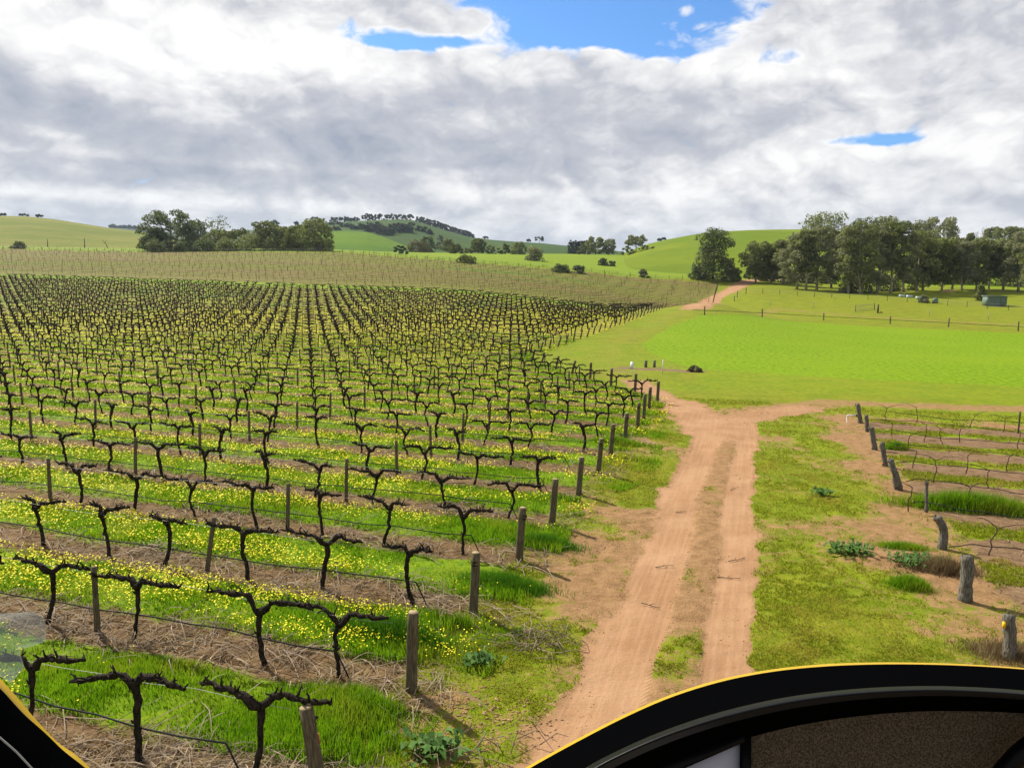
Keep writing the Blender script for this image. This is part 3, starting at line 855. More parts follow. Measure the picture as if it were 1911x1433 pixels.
# ------------------------------------------------------------------ grapevines
def vine_meshes(seed, low=False, fat=1.0, reach=0.0):
    R = np.random.default_rng(seed)
    hh = 1.08 + R.uniform(-0.05, 0.05)
    lean = R.uniform(-0.16, 0.16); lean2 = R.uniform(-0.06, 0.06)
    # seen end-on the fork sits well below the cordon
    fork = hh - R.uniform(0.08, 0.24)
    n = 5 if low else 12
    q = np.linspace(0, 1, n)
    wob = np.cumsum(R.normal(0, 0.022, n)) * np.sin(q * pi)
    wob2 = np.cumsum(R.normal(0, 0.018, n)) * np.sin(q * pi)
    path = np.stack([-lean * (1 - q) * (1 - q * 0.4) + wob, lean2 * (1 - q) + wob2, q * (fork + 0.04)], 1)
    path[0, 2] = -0.06
    rad = np.interp(q, [0, 0.08, 0.5, 0.88, 1], [0.058, 0.044, 0.038, 0.048, 0.058]) * R.uniform(0.82, 1.15) * (1.35 * fat if low else 1)
    if not low: rad = rad * (1 + R.uniform(-0.12, 0.12, n))
    trunk = MB(); trunk.tube(path, rad, 4 if low else 8, True, 0.15, 0 if low else 0.16, seed)
    if not low:
        for _ in range(R.integers(1, 4)):     # flaking bark and old burrs
            a = R.uniform(0, 2 * pi); zq = R.uniform(0.3, 0.95); p0 = np.array([np.interp(zq, q, path[:, 0]), np.interp(zq, q, path[:, 1]), np.interp(zq, q, path[:, 2])])
            o_ = np.array([cos(a), sin(a), 0.3])
            trunk.tube([p0, p0 + o_ * 0.05, p0 + o_ * 0.08 + [0, 0, 0.03]], [0.03, 0.022, 0.008], 5)
    arms = []
    top = path[-1]
    for sg in (-1, 1):
        L = R.uniform(0.55, 0.94) * (0.7 if R.random() < 0.16 else 1) + (0.12 if low else 0)
        if reach: L = reach * R.uniform(0.88, 1.1)
        m = 5 if low else 14
        w = np.linspace(0, 1, m)
        rise = sstep(w, 0, 0.28) if fork < hh - 0.14 else sstep(w, 0, 0.18)
        yy = np.cumsum(R.normal(0, 0.022, m)); zz = np.cumsum(R.normal(0, 0.02, m)); zz -= zz * 0.4
        ap = np.stack([top[0] + sg * L * w, top[1] + yy - yy[0], top[2] - 0.05 + (hh - top[2] + 0.05) * rise + zz - zz[0]], 1)
        ar = np.interp(w, [0, 0.2, 0.8, 1], [0.052, 0.040, 0.030, 0.017]) * (1.45 * fat if low else (1 + R.uniform(-0.28, 0.42, m)))
        arm = MB(); arm.tube(ap, ar, 4 if low else 7, True, 0.2, 0 if low else 0.22, seed + 5)
        step = 0.17 if low else 0.082
        d = 0.06
        while d < L:
            u_ = d / L
            p0 = np.array([np.interp(u_, w, ap[:, k_]) for k_ in range(3)])
            for _ in range(1 if low or R.random() < 0.55 else 2):
                dirv = np.array([R.normal(sg * 0.25, 0.7), R.normal(0, 0.7), R.uniform(0.15, 1.0)]); dirv /= np.linalg.norm(dirv)
                l_ = R.uniform(0.04, 0.17) * (1.15 if low else 1); p1 = p0 + dirv * l_ * 0.5
                d2_ = dirv + R.normal(0, 0.35, 3); p2 = p1 + d2_ / np.linalg.norm(d2_) * l_ * 0.6
                if low: arm.tube([p0, p2], [0.036 * fat, 0.022 * fat], 3, False)
                else:
                    arm.tube([p0 - dirv * 0.02, p1, p2], [0.022, 0.015, 0.008], 5)
                    if R.random() < 0.5:
                        d3 = d2_ + R.normal(0, 0.7, 3); p3 = p1 + d3 / np.linalg.norm(d3) * 0.07
                        arm.tube([p1, p3], [0.014, 0.008], 4)
            d += step * R.uniform(0.7, 1.3)
        arms.append(arm)
    return trunk, arms


NV = 14
variants = []
for i in range(NV + 6):
    tk, ar = vine_meshes(100 + i, False, 1.0, 0.9 if i >= NV else 0.0)
    ms_ = [tk.mesh('trunk'), ar[0].mesh('cordon'), ar[1].mesh('cordon')]
    for me in ms_:
        me.materials.append(M['bark']); me.polygons.foreach_set('use_smooth', np.ones(len(me.polygons), bool))
    variants.append(ms_)

LAT0, VS = 6.15, 1.92
SKIP = {(4, 7), (1, 4)}
VINES = []          # (distance, row, ordinal from the end post, x, y)
POSTS = []
KMAX = 48
fixed = {1: [5.45, 7.35, 9.1], 2: [6.0, 7.43, 9.85, 11.75]}
for k in range(1, KMAX + 1):
    t = row_t(k)
    es = float(edge_s(t))
    first = max(0, math.ceil((es + 0.75 - (LAT0 if k > 1 else LAT0 - 0.6)) / VS))
    n_ord = 0
    smax = 1.30 * t + 12
    j = first
    while LAT0 + VS * j < smax:
        s_ = LAT0 + VS * j + random.uniform(-0.12, 0.12)
        tt = t + random.uniform(-0.06, 0.06)
        if k in fixed:
            idx_ = j - first
            if idx_ < len(fixed[k]): s_ = fixed[k][idx_]
            else: s_ = fixed[k][-1] + VS * (idx_ - len(fixed[k]) + 1)
        n_ord += 1
        x, y = st(s_, tt)
        miss = (k, j) in SKIP or (k > 5 and random.random() < 0.03)
        if not miss: VINES.append((math.hypot(x, y), k, n_ord, x, y))
        if (j - 2) % 4 == 0 and k > 1:
            xp, yp = st(s_ + VS * 0.5, t)
            POSTS.append((math.hypot(xp, yp), k, n_ord, xp, yp))
        j += 1


def in_view(x, y, z0, z1, pad=12):
    for z in (z0, z1):
        u, v = to_px((x, y, z))
        if -pad < u < 1911 + pad and -pad < v < 1433 + pad and y > 0: return True
    return False


def hidden_by_cockpit(x, y):
    u, v = to_px((x, y, 1.0 + 0.0))
    return v > 1420


VINES.sort()
vz = surf_z(np.array([v[3] for v in VINES]), np.array([v[4] for v in VINES]))
count = 0
rest = []
LOOK = ['gnarled black', 'knotty dark', 'twisted black', 'rough barked dark']
for (d, k, o_, x, y), z in zip(VINES, vz):
    if count < 300 and in_view(x, y, z, z + 1.1, 4):
        count += 1
        z = nz(x, y) if d < 200 else z
        vi = random.randrange(NV) if k > 2 else NV + (o_ + 3 * k) % 6
        rz = ROWANG + (pi if random.random() < .5 else 0) + random.uniform(-0.05, 0.05)
        root = empty('grapevine', (x, y, z - 0.02), rz)
        sc = random.uniform(0.93, 1.07); root.scale = (random.uniform(0.95, 1.08), 1, sc)
        tag(root, f"bare {random.choice(LOOK)} grapevine, {ordw(o_)} vine from the end post in the {ordw(k)} row back", 'grapevine', 'bare grapevines in the main vineyard')
        for me, nm_ in zip(variants[vi], ('trunk', 'cordon', 'cordon')):
            c_o = bpy.data.objects.new(nm_, me); col.objects.link(c_o); c_o.parent = root
    else:
        rest.append((x, y, z))

# the remaining vines, past counting, as one mass
lows = []
for i in range(20):
    tk, ar = vine_meshes(300 + i % 10, True, 1.0 if i < 10 else 1.5)
    mb = MB()
    for q_ in (tk, *ar):
        b = mb.addv(np.concatenate(q_.v))
        for qq in q_.q: mb.quads(qq + b)
        for qq in q_.t: mb.tris(qq + b)
    lows.append((np.concatenate(mb.v), np.concatenate(mb.q), np.concatenate(mb.t)))
far_mb = MB()
for x, y, z in rest:
    V, Q, Tt = lows[random.randrange(10) + (10 if math.hypot(x, y) > 95 else 0)]
    a = ROWANG + (pi if random.random() < .5 else 0) + random.uniform(-.05, .05); ca, sa = cos(a), sin(a)
    sx = random.uniform(0.95, 1.1); sz = random.uniform(.9, 1.1)
    P = np.stack([(V[:, 0] * sx) * ca - V[:, 1] * sa + x, V[:, 0] * sx * sa + V[:, 1] * ca + y, V[:, 2] * sz + z], 1)
    b = far_mb.addv(P); far_mb.quads(Q + b); far_mb.tris(Tt + b)
o = far_mb.build('distant_grapevines', M['bark'])
tag(o, 'mass of dark bare grapevines in the far rows of the main vineyard', 'grapevines', kind='stuff')

# ------------------------------------------------------------------ vineyard posts
def post_mesh(name, h, r, seed, mt, top=True, sides=10, taper=0.94, rough=0.05, bury=0.15):
    R = np.random.default_rng(seed)
    mb = MB(); n = 7
    q = np.linspace(0, 1, n)
    path = np.stack([np.cumsum(R.normal(0, r * 0.03, n)), np.cumsum(R.normal(0, r * 0.03, n)), -bury + (h + bury) * q], 1)
    mb.tube(path, r * np.interp(q, [0, 1], [1.04, taper]), sides, True, 0.02, rough, seed)
    me = mb.mesh(name); me.materials.append(mt)
    return me


end_me = [post_mesh('vineyard_post', 1.22, 0.088, 40 + i, M['post'], sides=14) for i in range(4)]
mid_me = [post_mesh('vineyard_post', 1.22, 0.052, 50 + i, M['post'], sides=8) for i in range(4)]
cap_mb = MB(); cap_mb.tube([(0, 0, 1.215), (0, 0, 1.224)], [0.076, 0.074], 14); cap_me = cap_mb.mesh('cut_top'); cap_me.materials.append(M['cutwood'])
stp = MB()
for zq in (0.98, 1.05): stp.tube([(0.08 * cos(a), 0.08 * sin(a), zq) for a in np.linspace(-1.0, 1.0, 6)], 0.014, 4)
stp.tube([(0.085, 0, 1.06), (0.11, 0.01, 1.03)], 0.02, 5)
stp_me = stp.mesh('wire_staple'); stp_me.materials.append(M['bark'])

for k in range(1, KMAX + 1):
    t = row_t(k); es = float(edge_s(t))
    lean_t = 0.0
    if k <= 13:
        s_ = [0, 4.66, 4.75, 4.86, 4.88, 4.91, 4.87, 4.87, 5.0, 4.95, 4.9, 5.05, 5.2, 5.15][k]
    else: s_ = es + 0.0
    x, y = st(s_, t); z = nz(x, y)
    root = empty('vineyard_post', (x, y, z), random.uniform(0, 6))
    lx, ly = (0.03, 0.02)
    if k == 1: lx, ly = -0.16, 0.0
    elif k in (4, 5, 6, 7, 8): lx = 0.06
    elif k > 16: lx = random.uniform(0.12, 0.35)
    # lean along the rows, towards or away from the track
    ax = Vector((T[0], T[1], 0)); rotm = Matrix.Rotation(lx, 4, ax) @ Matrix.Rotation(random.uniform(-.02, .02), 4, 'X') @ Matrix.Rotation(random.uniform(0, 6), 4, 'Z')
    root.rotation_mode = 'QUATERNION'; root.rotation_quaternion = rotm.to_quaternion()
    root.scale = (1, 1, random.uniform(0.95, 1.03) * (0.9 if k > 16 else 1))
    extra = 'leaning ' if abs(lx) > 0.1 else 'upright '
    tag(root, f"{extra}round timber end post of the {ordw(k)} main vineyard row back", 'post', 'end posts of the main vineyard')
    c_o = bpy.data.objects.new('post_shaft', end_me[k % 4]); col.objects.link(c_o); c_o.parent = root
    if k <= 16:
        for nm_, me in (('cut_top', cap_me), ('wire_staple', stp_me)):
            c_o = bpy.data.objects.new(nm_, me); col.objects.link(c_o); c_o.parent = root
    if k == 1:
        mb = MB(); mb.box((0.085, 0.0, 0.78), (0.012, 0.04, 0.12)); o2 = mb.build('red_tape', M['tag_red'], root)

POSTS.sort()
rest = []; count = 0
for d, k, o_, x, y in POSTS:
    z = nz(x, y)
    if count < 200 and in_view(x, y, z, z + 1.2, 4):
        count += 1
        o = link('vineyard_post', mid_me[count % 4], None); o.location = (x, y, z)
        lean = -0.16 if (k == 3 and o_ == 3) else random.uniform(-.05, .05)
        o.rotation_euler = (random.uniform(-.03, .03), -lean if k == 3 and o_ == 3 else lean, random.uniform(0, 6) if not (k == 3 and o_ == 3) else 0)
        tag(o, f"slim round trellis post after the {ordw(o_)} vine of the {ordw(k)} row back", 'post', 'trellis posts between the vines')
    else: rest.append((x, y, z))
mb = MB()
for x, y, z in rest: mb.tube([(x, y, z - .1), (x + random.uniform(-.05, .05), y, z + 1.2)], [0.05, 0.047], 5)
tag(mb.build('distant_posts', M['post']), 'slim posts standing among the far rows of the main vineyard', 'posts', kind='stuff')

# wires and drip hoses, one of each per row
def hang(s0, s1, t, h, seed, sag=0.04, per=VS, n_per=3):
    R = np.random.default_rng(seed); n = max(6, int((s1 - s0) / per * n_per))
    ss2 = np.linspace(s0, s1, n); ph = (ss2 - s0) / per
    zz = h - sag * np.abs(np.sin(ph * pi)) + (fbm(ss2 * 0.3, ss2 * 0 + seed, seed, 2) - .5) * 0.12
    X, Y = st(ss2, t + (fbm(ss2 * 0.25, ss2 * 0, seed + 3, 2) - .5) * 0.06)
    return np.stack([X, Y, near_z(X, Y) + zz], 1)


for k in range(1, 25):
    t = row_t(k); es = float(edge_s(t)); s1 = 1.30 * t + 8
    ps = hang(es + 1.0, s1, t + 0.05, 0.42, k, 0.03)
    e0 = ps[0]; dn = np.array([e0[0] - S[0] * 0.22, e0[1] - S[1] * 0.22, nz(e0[0], e0[1]) + 0.02])
    mb = MB(); mb.tube(np.vstack([dn, dn * .1 + e0 * .9 + [0, 0, .005], ps]), 0.0125, 6)
    tag(mb.build('drip_hose', M['hose'], None, True), f"black drip irrigation hose strung low along the {ordw(k)} vineyard row back", 'hose', 'drip hoses along the vine rows')
    if k <= 16:
        ps = hang(es, s1, t, 1.03, k + 60, 0.0)
        mb = MB(); mb.tube(ps, 0.0035, 4)
        tag(mb.build('trellis_wire', M['wire']), f"thin trellis wire at cordon height along the {ordw(k)} vineyard row back", 'wire', 'trellis wires along the vine rows')

# ------------------------------------------------------------------ far block of young vines on stakes
stk = MB(); stk.tube([(0, 0, -.1), (0, 0, 1.3)], [0.042, 0.038], 5); stk_me = stk.mesh('stake'); stk_me.materials.append(M['post'])
yv = MB(); yv.tube([(0, 0, -.05), (0.03, 0, .5), (0, 0, .85)], [0.024, 0.02, 0.022], 4)
for sg in (-1, 1): yv.tube([(0, 0, .83), (sg * .25, 0, .93), (sg * 1.22, 0, .93)], [0.024, .020, .018], 4)
YV = (np.concatenate(yv.v), np.concatenate(yv.q), np.concatenate(yv.t))
yv_all = MB(); st_list = []
for k in range(0, 31):
    t = 158.5 + 3.0 * k
    se = float(np.interp(t, [157, 250], [9.5, 12.5]))
    xs = se + 1.5 + np.arange(0, int((1.35 * t + 10 - se) / 2.4)) * 2.4
    xs = xs + rng.uniform(-.3, .3, len(xs)) + rng.uniform(0, 2.4)
    X, Y = st(xs, t); Zz = surf_z(X, Y)
    for i, (x, y, z) in enumerate(zip(X, Y, Zz)):
        if i % 3 == 1: st_list.append((math.hypot(x, y), x, y, z))
        if k < 14 or i % 2 == 0:
            V, Q, Tt = YV; a = ROWANG; sc = random.uniform(.8, 1.1)
            P = np.stack([V[:, 0] * cos(a) * sc + x, V[:, 0] * sin(a) * sc + y, V[:, 2] * sc + z], 1)
            b = yv_all.addv(P); yv_all.quads(Q + b); yv_all.tris(Tt + b)
    x, y = st(se, t); z = float(surf_z(np.array([x]), np.array([y]))[0])
    o = link('vineyard_post', stk_me, None); o.location = (x, y, z); o.scale = (1.5, 1.5, 1.05)
    tag(o, f"small end post of the far block of young vines, {ordw(k + 1)} from its near corner", 'post', 'end posts of the far young vine block')
tag(yv_all.build('young_grapevines', M['young_wood']), 'thin young grapevines covering the tan far block below the trees', 'grapevines', kind='stuff')
st_list.sort(); mb = MB(); count = 0
for d, x, y, z in st_list:
    if count < 300 and in_view(x, y, z, z + 1.3, 0):
        count += 1
        o = link('stake', stk_me, None); o.location = (x, y, z); o.rotation_euler = (random.uniform(-.04, .04), random.uniform(-.04, .04), 0); o.scale = (1, 1, random.uniform(.9, 1.1))
        tag(o, 'thin upright timber stake standing in the near rows of the tan far vine block', 'stake', 'stakes in the far young vine block')
    else: mb.tube([(x, y, z), (x, y, z + 1.3)], [0.045, 0.04], 4)
tag(mb.build('distant_stakes', M['post']), 'tiny stakes in the back rows of the tan far vine block', 'stakes', kind='stuff')

# ------------------------------------------------------------------ right block: old stump posts, hoses, young vines
RP = [((1885, 1230), (1887, 1148), 0.165, 'grey cracked stump-like end post with a yellow tag, nearest of the right block'),
      ((1803, 1120), (1805, 1038), 0.20, 'thick grey end post with splintered top and dark shadow, beside the pale grass tuft'),
      ((1757, 1022), (1752, 964), 0.165, 'pale grey bent end post with a small red tape'),
      ((1729, 955), (1733, 899), 0.075, 'slim dark upright end post left of the tall weeds'),
      ((1678, 914), (1664, 857), 0.165, 'thick grey end post leaning left, bulging at its foot'),
      ((1652, 872), (1645, 825), 0.15, 'leaning dark end post directly behind the bulging one, with a grass tuft at its foot'),
      ((1631, 841), (1626, 797), 0.17, 'stout upright grey end post, third from the far end of the right block'),
      ((1619, 806), (1617, 775), 0.14, 'short narrow end post, second from the far end of the right block'),
      ((1606, 790), (1600, 754), 0.17, 'mossy topped end post beside the white tap pipe')]
for i, (b, tp, r, lab) in enumerate(RP):
    P = hit(*b); P[2] = nz(P[0], P[1])
    d = px_dir(*tp); lam = (P @ FWD - np.array([0, 0, H]) @ FWD) / (d @ FWD)
    Q = np.array([0, 0, H]) + d * lam
    R = np.random.default_rng(900 + i)
    n = 9; q = np.linspace(0, 1, n)
    path = P[None] + (Q - P)[None] * q[:, None] + np.stack([np.cumsum(R.normal(0, .008, n)), np.cumsum(R.normal(0, .008, n)), np.zeros(n)], 1)
    path[0, 2] -= 0.12
    if i == 2: path[:, 0] += 0.07 * np.sin(q * pi)
    rad = r * np.interp(q, [0, .15, .5, 1], [1.16, 1.0, .95, .97])
    if i == 4: rad = r * np.interp(q, [0, .2, .5, 1], [1.25, 1.2, .95, .85])
    rad = rad * 0.62
    rt = empty('old_post', tuple(P), 0)
    mb = MB(); mb.tube(path - P[None], rad, 16, True, 0.01, 0.14, 900 + i)
    for _ in range(5):   # splinters at the weathered top
        a = R.uniform(0, 2 * pi); p0 = path[-1] - P + np.array([cos(a), sin(a), 0]) * rad[-1] * 0.8
        mb.tube([p0 - [0, 0, .1], p0 + [0, 0, R.uniform(.01, .05)]], [0.022, 0.008], 5)
    mb.build('post_shaft', M['oldpost'], rt)
    tag(rt, lab, 'post', 'old end posts of the right block')
    if i == 0: mb = MB(); mb.box(path[6] - P + [-rad[6] - .015, -.03, 0.03], (0.03, 0.05, 0.10), .3); mb.build('yellow_tag', M['tag_yellow'], rt)
    if i in (2, 5): mb = MB(); mb.box(path[7 if i == 2 else 1] - P + [-rad[6] - .004, -.02, 0.0], (0.012, 0.06, 0.06), .3); mb.build('red_tape', M['tag_red'], rt)
# hoses traced from the picture and dropped to their heights
HOSES = [[(1672, 770), (1780, 783), (1911, 788)], [(1626, 783), (1690, 785), (1780, 793), (1911, 808)], [(1636, 806), (1665, 803), (1760, 818), (1911, 828)], [(1655, 825), (1700, 831), (1770, 836), (1830, 842), (1911, 852)],
         [(1672, 862), (1710, 862), (1800, 872), (1911, 884)], [(1690, 898), (1720, 893), (1790, 903), (1860, 913), (1911, 922)], [(1705, 938), (1722, 935), (1780, 948), (1850, 958), (1911, 966)], [(1770, 1022), (1800, 1016), (1840, 1018), (1911, 1026)]]
for i, pl in enumerate(HOSES):
    pts = []
    for u, v in pl:
        d = px_dir(u, v); lam = (0.33 - H) / d[2]; pts.append(np.array([0, 0, H]) + d * lam)
    pts = np.array(pts); qn = np.linspace(0, len(pts) - 1, 28)
    path = np.stack([np.interp(qn, np.arange(len(pts)), pts[:, k_]) for k_ in range(3)], 1)
    path[:, 2] += 0.015 * np.sin(qn * 5 + i); path = np.vstack([path, path[-1] + (path[-1] - path[-6]) * 3])
    mb = MB(); mb.tube(path, 0.0125, 6)
    tag(mb.build('drip_hose', M['hose'], None, True), f"sagging black hose strung through the right block, {ordw(8 - i)} row back from its front", 'hose', 'drip hoses in the right block')
# young vines of the right block
YL = [((1652, 788), 1), ((1711, 789), 0), ((1810, 796), 0), ((1868, 806), 1), ((1664, 815), 0), ((1723, 826), 0), ((1694, 841), 0), ((1762, 829), 1), ((1790, 826), 0), ((1705, 875), 0), ((1800, 886), 0), ((1741, 902), 1), ((1842, 913), 0),
      ((1808, 950), 1), ((1694, 956), 0), ((1840, 1035), 1), ((1880, 880), 0), ((1900, 838), 0)]
for i, ((u, v), full) in enumerate(YL):
    P = hit(u, v); P[2] = nz(P[0], P[1])
    R = np.random.default_rng(500 + i)
    rt = empty('young_vine', tuple(P), ROWANG)
    hh = R.uniform(0.62, 0.8); n = 7; q = np.linspace(0, 1, n)
    path = np.stack([np.cumsum(R.normal(0, .03, n)), np.cumsum(R.normal(0, .02, n)), -.04 + hh * q], 1)
    mb = MB(); mb.tube(path, np.linspace(.019, .014, n), 6); mb.build('trunk', M['young_wood'], rt, True)
    for sg in ((-1, 1) if full else (R.choice([-1, 1]),)):
        w = np.linspace(0, 1, 9); L = R.uniform(.4, .85)
        ap = np.stack([path[-1, 0] + sg * L * w, path[-1, 1] + np.cumsum(R.normal(0, .012, 9)), path[-1, 2] - 0.02 + .17 * np.sin(w * pi * .62) + np.cumsum(R.normal(0, .01, 9))], 1)
        mb = MB(); mb.tube(ap, np.linspace(.014, .006, 9), 5); mb.build('cane', M['young_wood'], rt, True)
    side = 'two arched canes' if full else 'a single bent cane'
    tag(rt, f"thin young vine with {side}, {ordw(i + 1)} counting forward, right block", 'young vine', 'young vines in the right block')
pm = hit(1900, 808)
o = link('vineyard_post', mid_me[1], None); o.location = pm; o.scale = (.8, .8, .8)
tag(o, 'thin dark trellis post at the right edge of the right block, in its far row', 'post')

# white tap pipe
P = hit(1580, 789); P[2] = nz(P[0], P[1])
rt = empty('tap_pipe', tuple(P), 0)
mb = MB(); mb.tube([(0, 0, -.1), (0, 0, .34), (.02, 0, .37), (.42, 0, .37)], .035, 8); mb.build('pipe', M['white'], rt)
mb = MB(); mb.tube([(.42, 0, .37), (.52, 0, .37)], .045, 8); mb.build('tap', M['hose'], rt)
tag(rt, 'bent white standpipe with black tap beside the far old post', 'pipe')

# mound with stumps, board and white marker
for (u, v, vt, r, nm_, lab, mt) in ((1205, 686, 673, .13, 'stump', 'left dark timber stump on the grey mound by the vines', 'oldpost'), (1221, 686, 673, .12, 'stump', 'right dark timber stump on the grey mound, nearer the white marker', 'oldpost'),
                                    (1236, 697, 671, .036, 'marker_post', 'slim white marker post right of the two stumps', 'white')):
    P = hit(u, v); hh = (v - vt) / F * depth_of(P)
    mb = MB(); mb.tube([(0, 0, -.1), (0, 0, hh * .5), (0.02, 0, hh)], [r, r * .95, r * .9], 9, True, 0, .05); o = mb.build(nm_, M[mt]); o.location = P; tag(o, lab, 'marker' if 'marker' in nm_ else 'stump')
P = hit(1178, 689); mb = MB(); mb.box((0, 0, .28), (.28, .05, .62)); o = mb.build('board', M['white']); o.location = P; o.rotation_euler = (-.25, 0.1, -.3)
tag(o, 'pale weathered board leaning upright at the left of the mound', 'board')

# ------------------------------------------------------------------ trees and shrubs
def leaf_cloud(puffs, n, size, R, up=0.35, flat=0.75):
    """many small leaf clumps spread over overlapping puffs; returns a quad soup"""
    c = np.array([p[:3] for p in puffs]); rr = np.array([p[3] for p in puffs])
    w = rr ** 2; k_ = R.choice(len(puffs), n, p=w / w.sum())
    d = R.normal(0, 1, (n, 3)); d /= np.linalg.norm(d, axis=1)[:, None]
    low_ = d[:, 2] < -0.25; d[low_, 2] *= np.where(R.random(low_.sum()) < 0.5, -1, 0.5)
    rad = rr[k_] * (0.62 + 0.46 * R.random(n) ** 0.7)
    P = c[k_] + d * rad[:, None] * np.array([1, 1, flat])
    nrm = d + R.normal(0, 0.65, (n, 3)) + [0, 0, up]; nrm /= np.linalg.norm(nrm, axis=1)[:, None]
    a = np.cross(nrm, R.normal(0, 1, (n, 3))); a /= np.linalg.norm(a, axis=1)[:, None] + 1e-9
    b = np.cross(nrm, a)
    sz = size * R.uniform(0.55, 1.35, n)
    V = np.empty((n, 4, 3))
    for i, (sa, sb) in enumerate(((-1, -.55), (1, -.75), (.8, .7), (-.7, .85))):
        j = R.uniform(0.65, 1.2, (n, 1))
        V[:, i] = P + (a * sa + b * sb) * (sz[:, None] * 0.5) * j - nrm * (sz * 0.12 * (i % 2))[:, None]
    return V.reshape(-1, 3), np.arange(n * 4).reshape(-1, 4)


def make_tree(name, P, h, w, style, leaf, label, seed, n=2600, leafsize=0.5, bark='gum_bark', group=None, parts=True, lean=0.0):
    R = np.random.default_rng(seed)
    puffs = []
    lo = {'gum': 0.20, 'tall': 0.34, 'umbrella': 0.50, 'dense': 0.05, 'column': 0.03, 'bush': 0.0, 'sparse': 0.45}[style]
    m = {'gum': 28, 'tall': 28, 'umbrella': 22, 'dense': 40, 'column': 44, 'bush': 18, 'sparse': 14}[style]
    if not parts: m = max(7, m // 3)
    hw = w / 2
    for i in range(m):
        q = (i + R.random()) / m
        zq = lo + (1 - lo) * q
        if style == 'umbrella': prof = sqrt(max(0.05, 1 - ((q - 0.35) / 0.75) ** 2))
        elif style == 'tall': prof = 0.55 + 0.45 * sin(pi * min(1, q * 0.9 + .1))
        elif style == 'column': prof = 1.0 - 0.42 * q ** 4
        elif style == 'dense': prof = sqrt(max(0.06, 1 - (max(0, q - 0.28) / 0.78) ** 2))
        elif style == 'bush': prof = sqrt(max(0.08, 1 - (q * 0.95) ** 2))
        else: prof = sin(pi * (0.16 + 0.74 * q)) ** 0.6
        a = i * 2.399 + R.uniform(-.5, .5); rad = hw * prof * sqrt(R.uniform(0.12, 1)) * 0.80
        pr = hw * R.uniform(0.26, 0.44) * (1.0 if style not in ('dense', 'column', 'bush') else 1.15)
        pr = min(pr, h * 0.16 if style != 'bush' else h * .42)
        puffs.append((rad * cos(a) + lean * zq * h, rad * sin(a), zq * h - pr * 0.65, pr))
    V, Q = leaf_cloud(puffs, n, leafsize, R)
    V[:, 2] = np.maximum(V[:, 2], 0.02)
    cm = raw_mesh('crown', V, Q, np.zeros((0, 3), np.int64))
    cm.materials.append(M[leaf])
    if style == 'bush':
        o = link(name, cm, None); o.location = P
        return tag(o, label, 'shrub' if style == 'bush' else 'tree', group)
    tb = MB(); r0 = max(0.09, h * 0.014 + w * 0.006) * (1.0 if parts else 1.3)
    top = np.array([lean * h * .8 + R.normal(0, .02) * h, R.normal(0, .02) * h, h * (0.80 if style != 'umbrella' else 0.72)])
    q = np.linspace(0, 1, 7)
    path = top[None] * q[:, None] + np.stack([np.cumsum(R.normal(0, .008 * h, 7)), np.cumsum(R.normal(0, .008 * h, 7)), np.zeros(7)], 1) * np.sin(q * pi)[:, None]
    path[0, 2] = -0.4
    tb.tube(path, r0 * np.interp(q, [0, .1, 1], [1.45, 1, .3]), 7 if parts else 4)
    pick = R.permutation(len(puffs))[:(13 if parts else 3)]
    for i in pick:
        px_, py_, pz_, pr = puffs[i]
        zq = np.clip((pz_ / h - 0.18 - 0.12 * R.random()) / (top[2] / h), 0.12, 0.9)
        b0 = np.array([np.interp(zq, q, path[:, k_]) for k_ in range(3)])
        e0 = np.array([px_, py_, pz_])
        md = (b0 + e0) / 2 + np.array([0, 0, -0.04 * h]) + R.normal(0, .012 * h, 3)
        tb.tube([b0, md, e0, e0 + (e0 - md) * 0.35], r0 * np.array([.5, .34, .2, .07]) * (1 - .35 * zq), 5 if parts else 3)
    if parts:
        rt = empty(name, P); tb.build('trunk', M[bark], rt, True); link('crown', cm, None, rt)
    else:
        b = tb.addv(V); tb.quads(Q + b); me = tb.mesh(name)
        me.materials.append(M[leaf]); rt = link(name, me, None); rt.location = P
    return tag(rt, label, 'tree', group)


_seed = [2000]
def tree_px(u, vb, vt, wpx, style, leaf, label, r=None, **kw):
    P = at_r(u, r) if r else hit(u, vb)
    if r and to_px(P)[1] < vt + 3.5: P = hit(u, vb)
    D = depth_of(P)
    h = (to_px(P)[1] - vt) / F * D * 1.03; w = wpx / F * D * 1.14
    _seed[0] += 1
    dflt = dict(n=2600, leafsize=max(0.22, D * 0.0021))
    dflt.update(kw)
    name = dflt.pop('name', 'eucalyptus_tree')
    return make_tree(name, tuple(P), h, w, style, leaf, label, _seed[0], **dflt)


G1 = 'trees in the clump beyond the far vines'
tree_px(322, 470, 395, 112, 'dense', 'leaf_dark', 'big dark spreading tree at the left end of the clump beyond the far vines', r=352, n=6500, group=G1, bark='dark_bark')
tree_px(290, 470, 425, 50, 'dense', 'leaf_dark', 'low dark tree half merged with the big spreading tree, on its left side', r=347, n=2200, group=G1)
tree_px(368, 470, 412, 56, 'dense', 'leaf_dark', 'dark rounded tree joined to the right side of the big spreading tree', r=345, n=2200, group=G1)
tree_px(408, 470, 406, 62, 'sparse', 'leaf_dark', 'half bare tree with crooked dead limbs showing above the clump', r=350, n=520, group=G1, bark='dark_bark', leafsize=.6)
tree_px(412, 471, 428, 60, 'dense', 'leaf_gum', 'low leafy tree beneath the crooked dead limbs', r=338, n=1800, group=G1)
tree_px(450, 471, 428, 64, 'dense', 'leaf_olive', 'olive green tree in the middle of the clump, right of the half bare tree', r=338, n=2200, group=G1)
tree_px(497, 471, 414, 70, 'gum', 'leaf_olive', 'tall olive eucalyptus with pointed crown in the right half of the clump', r=330, n=3000, group=G1)
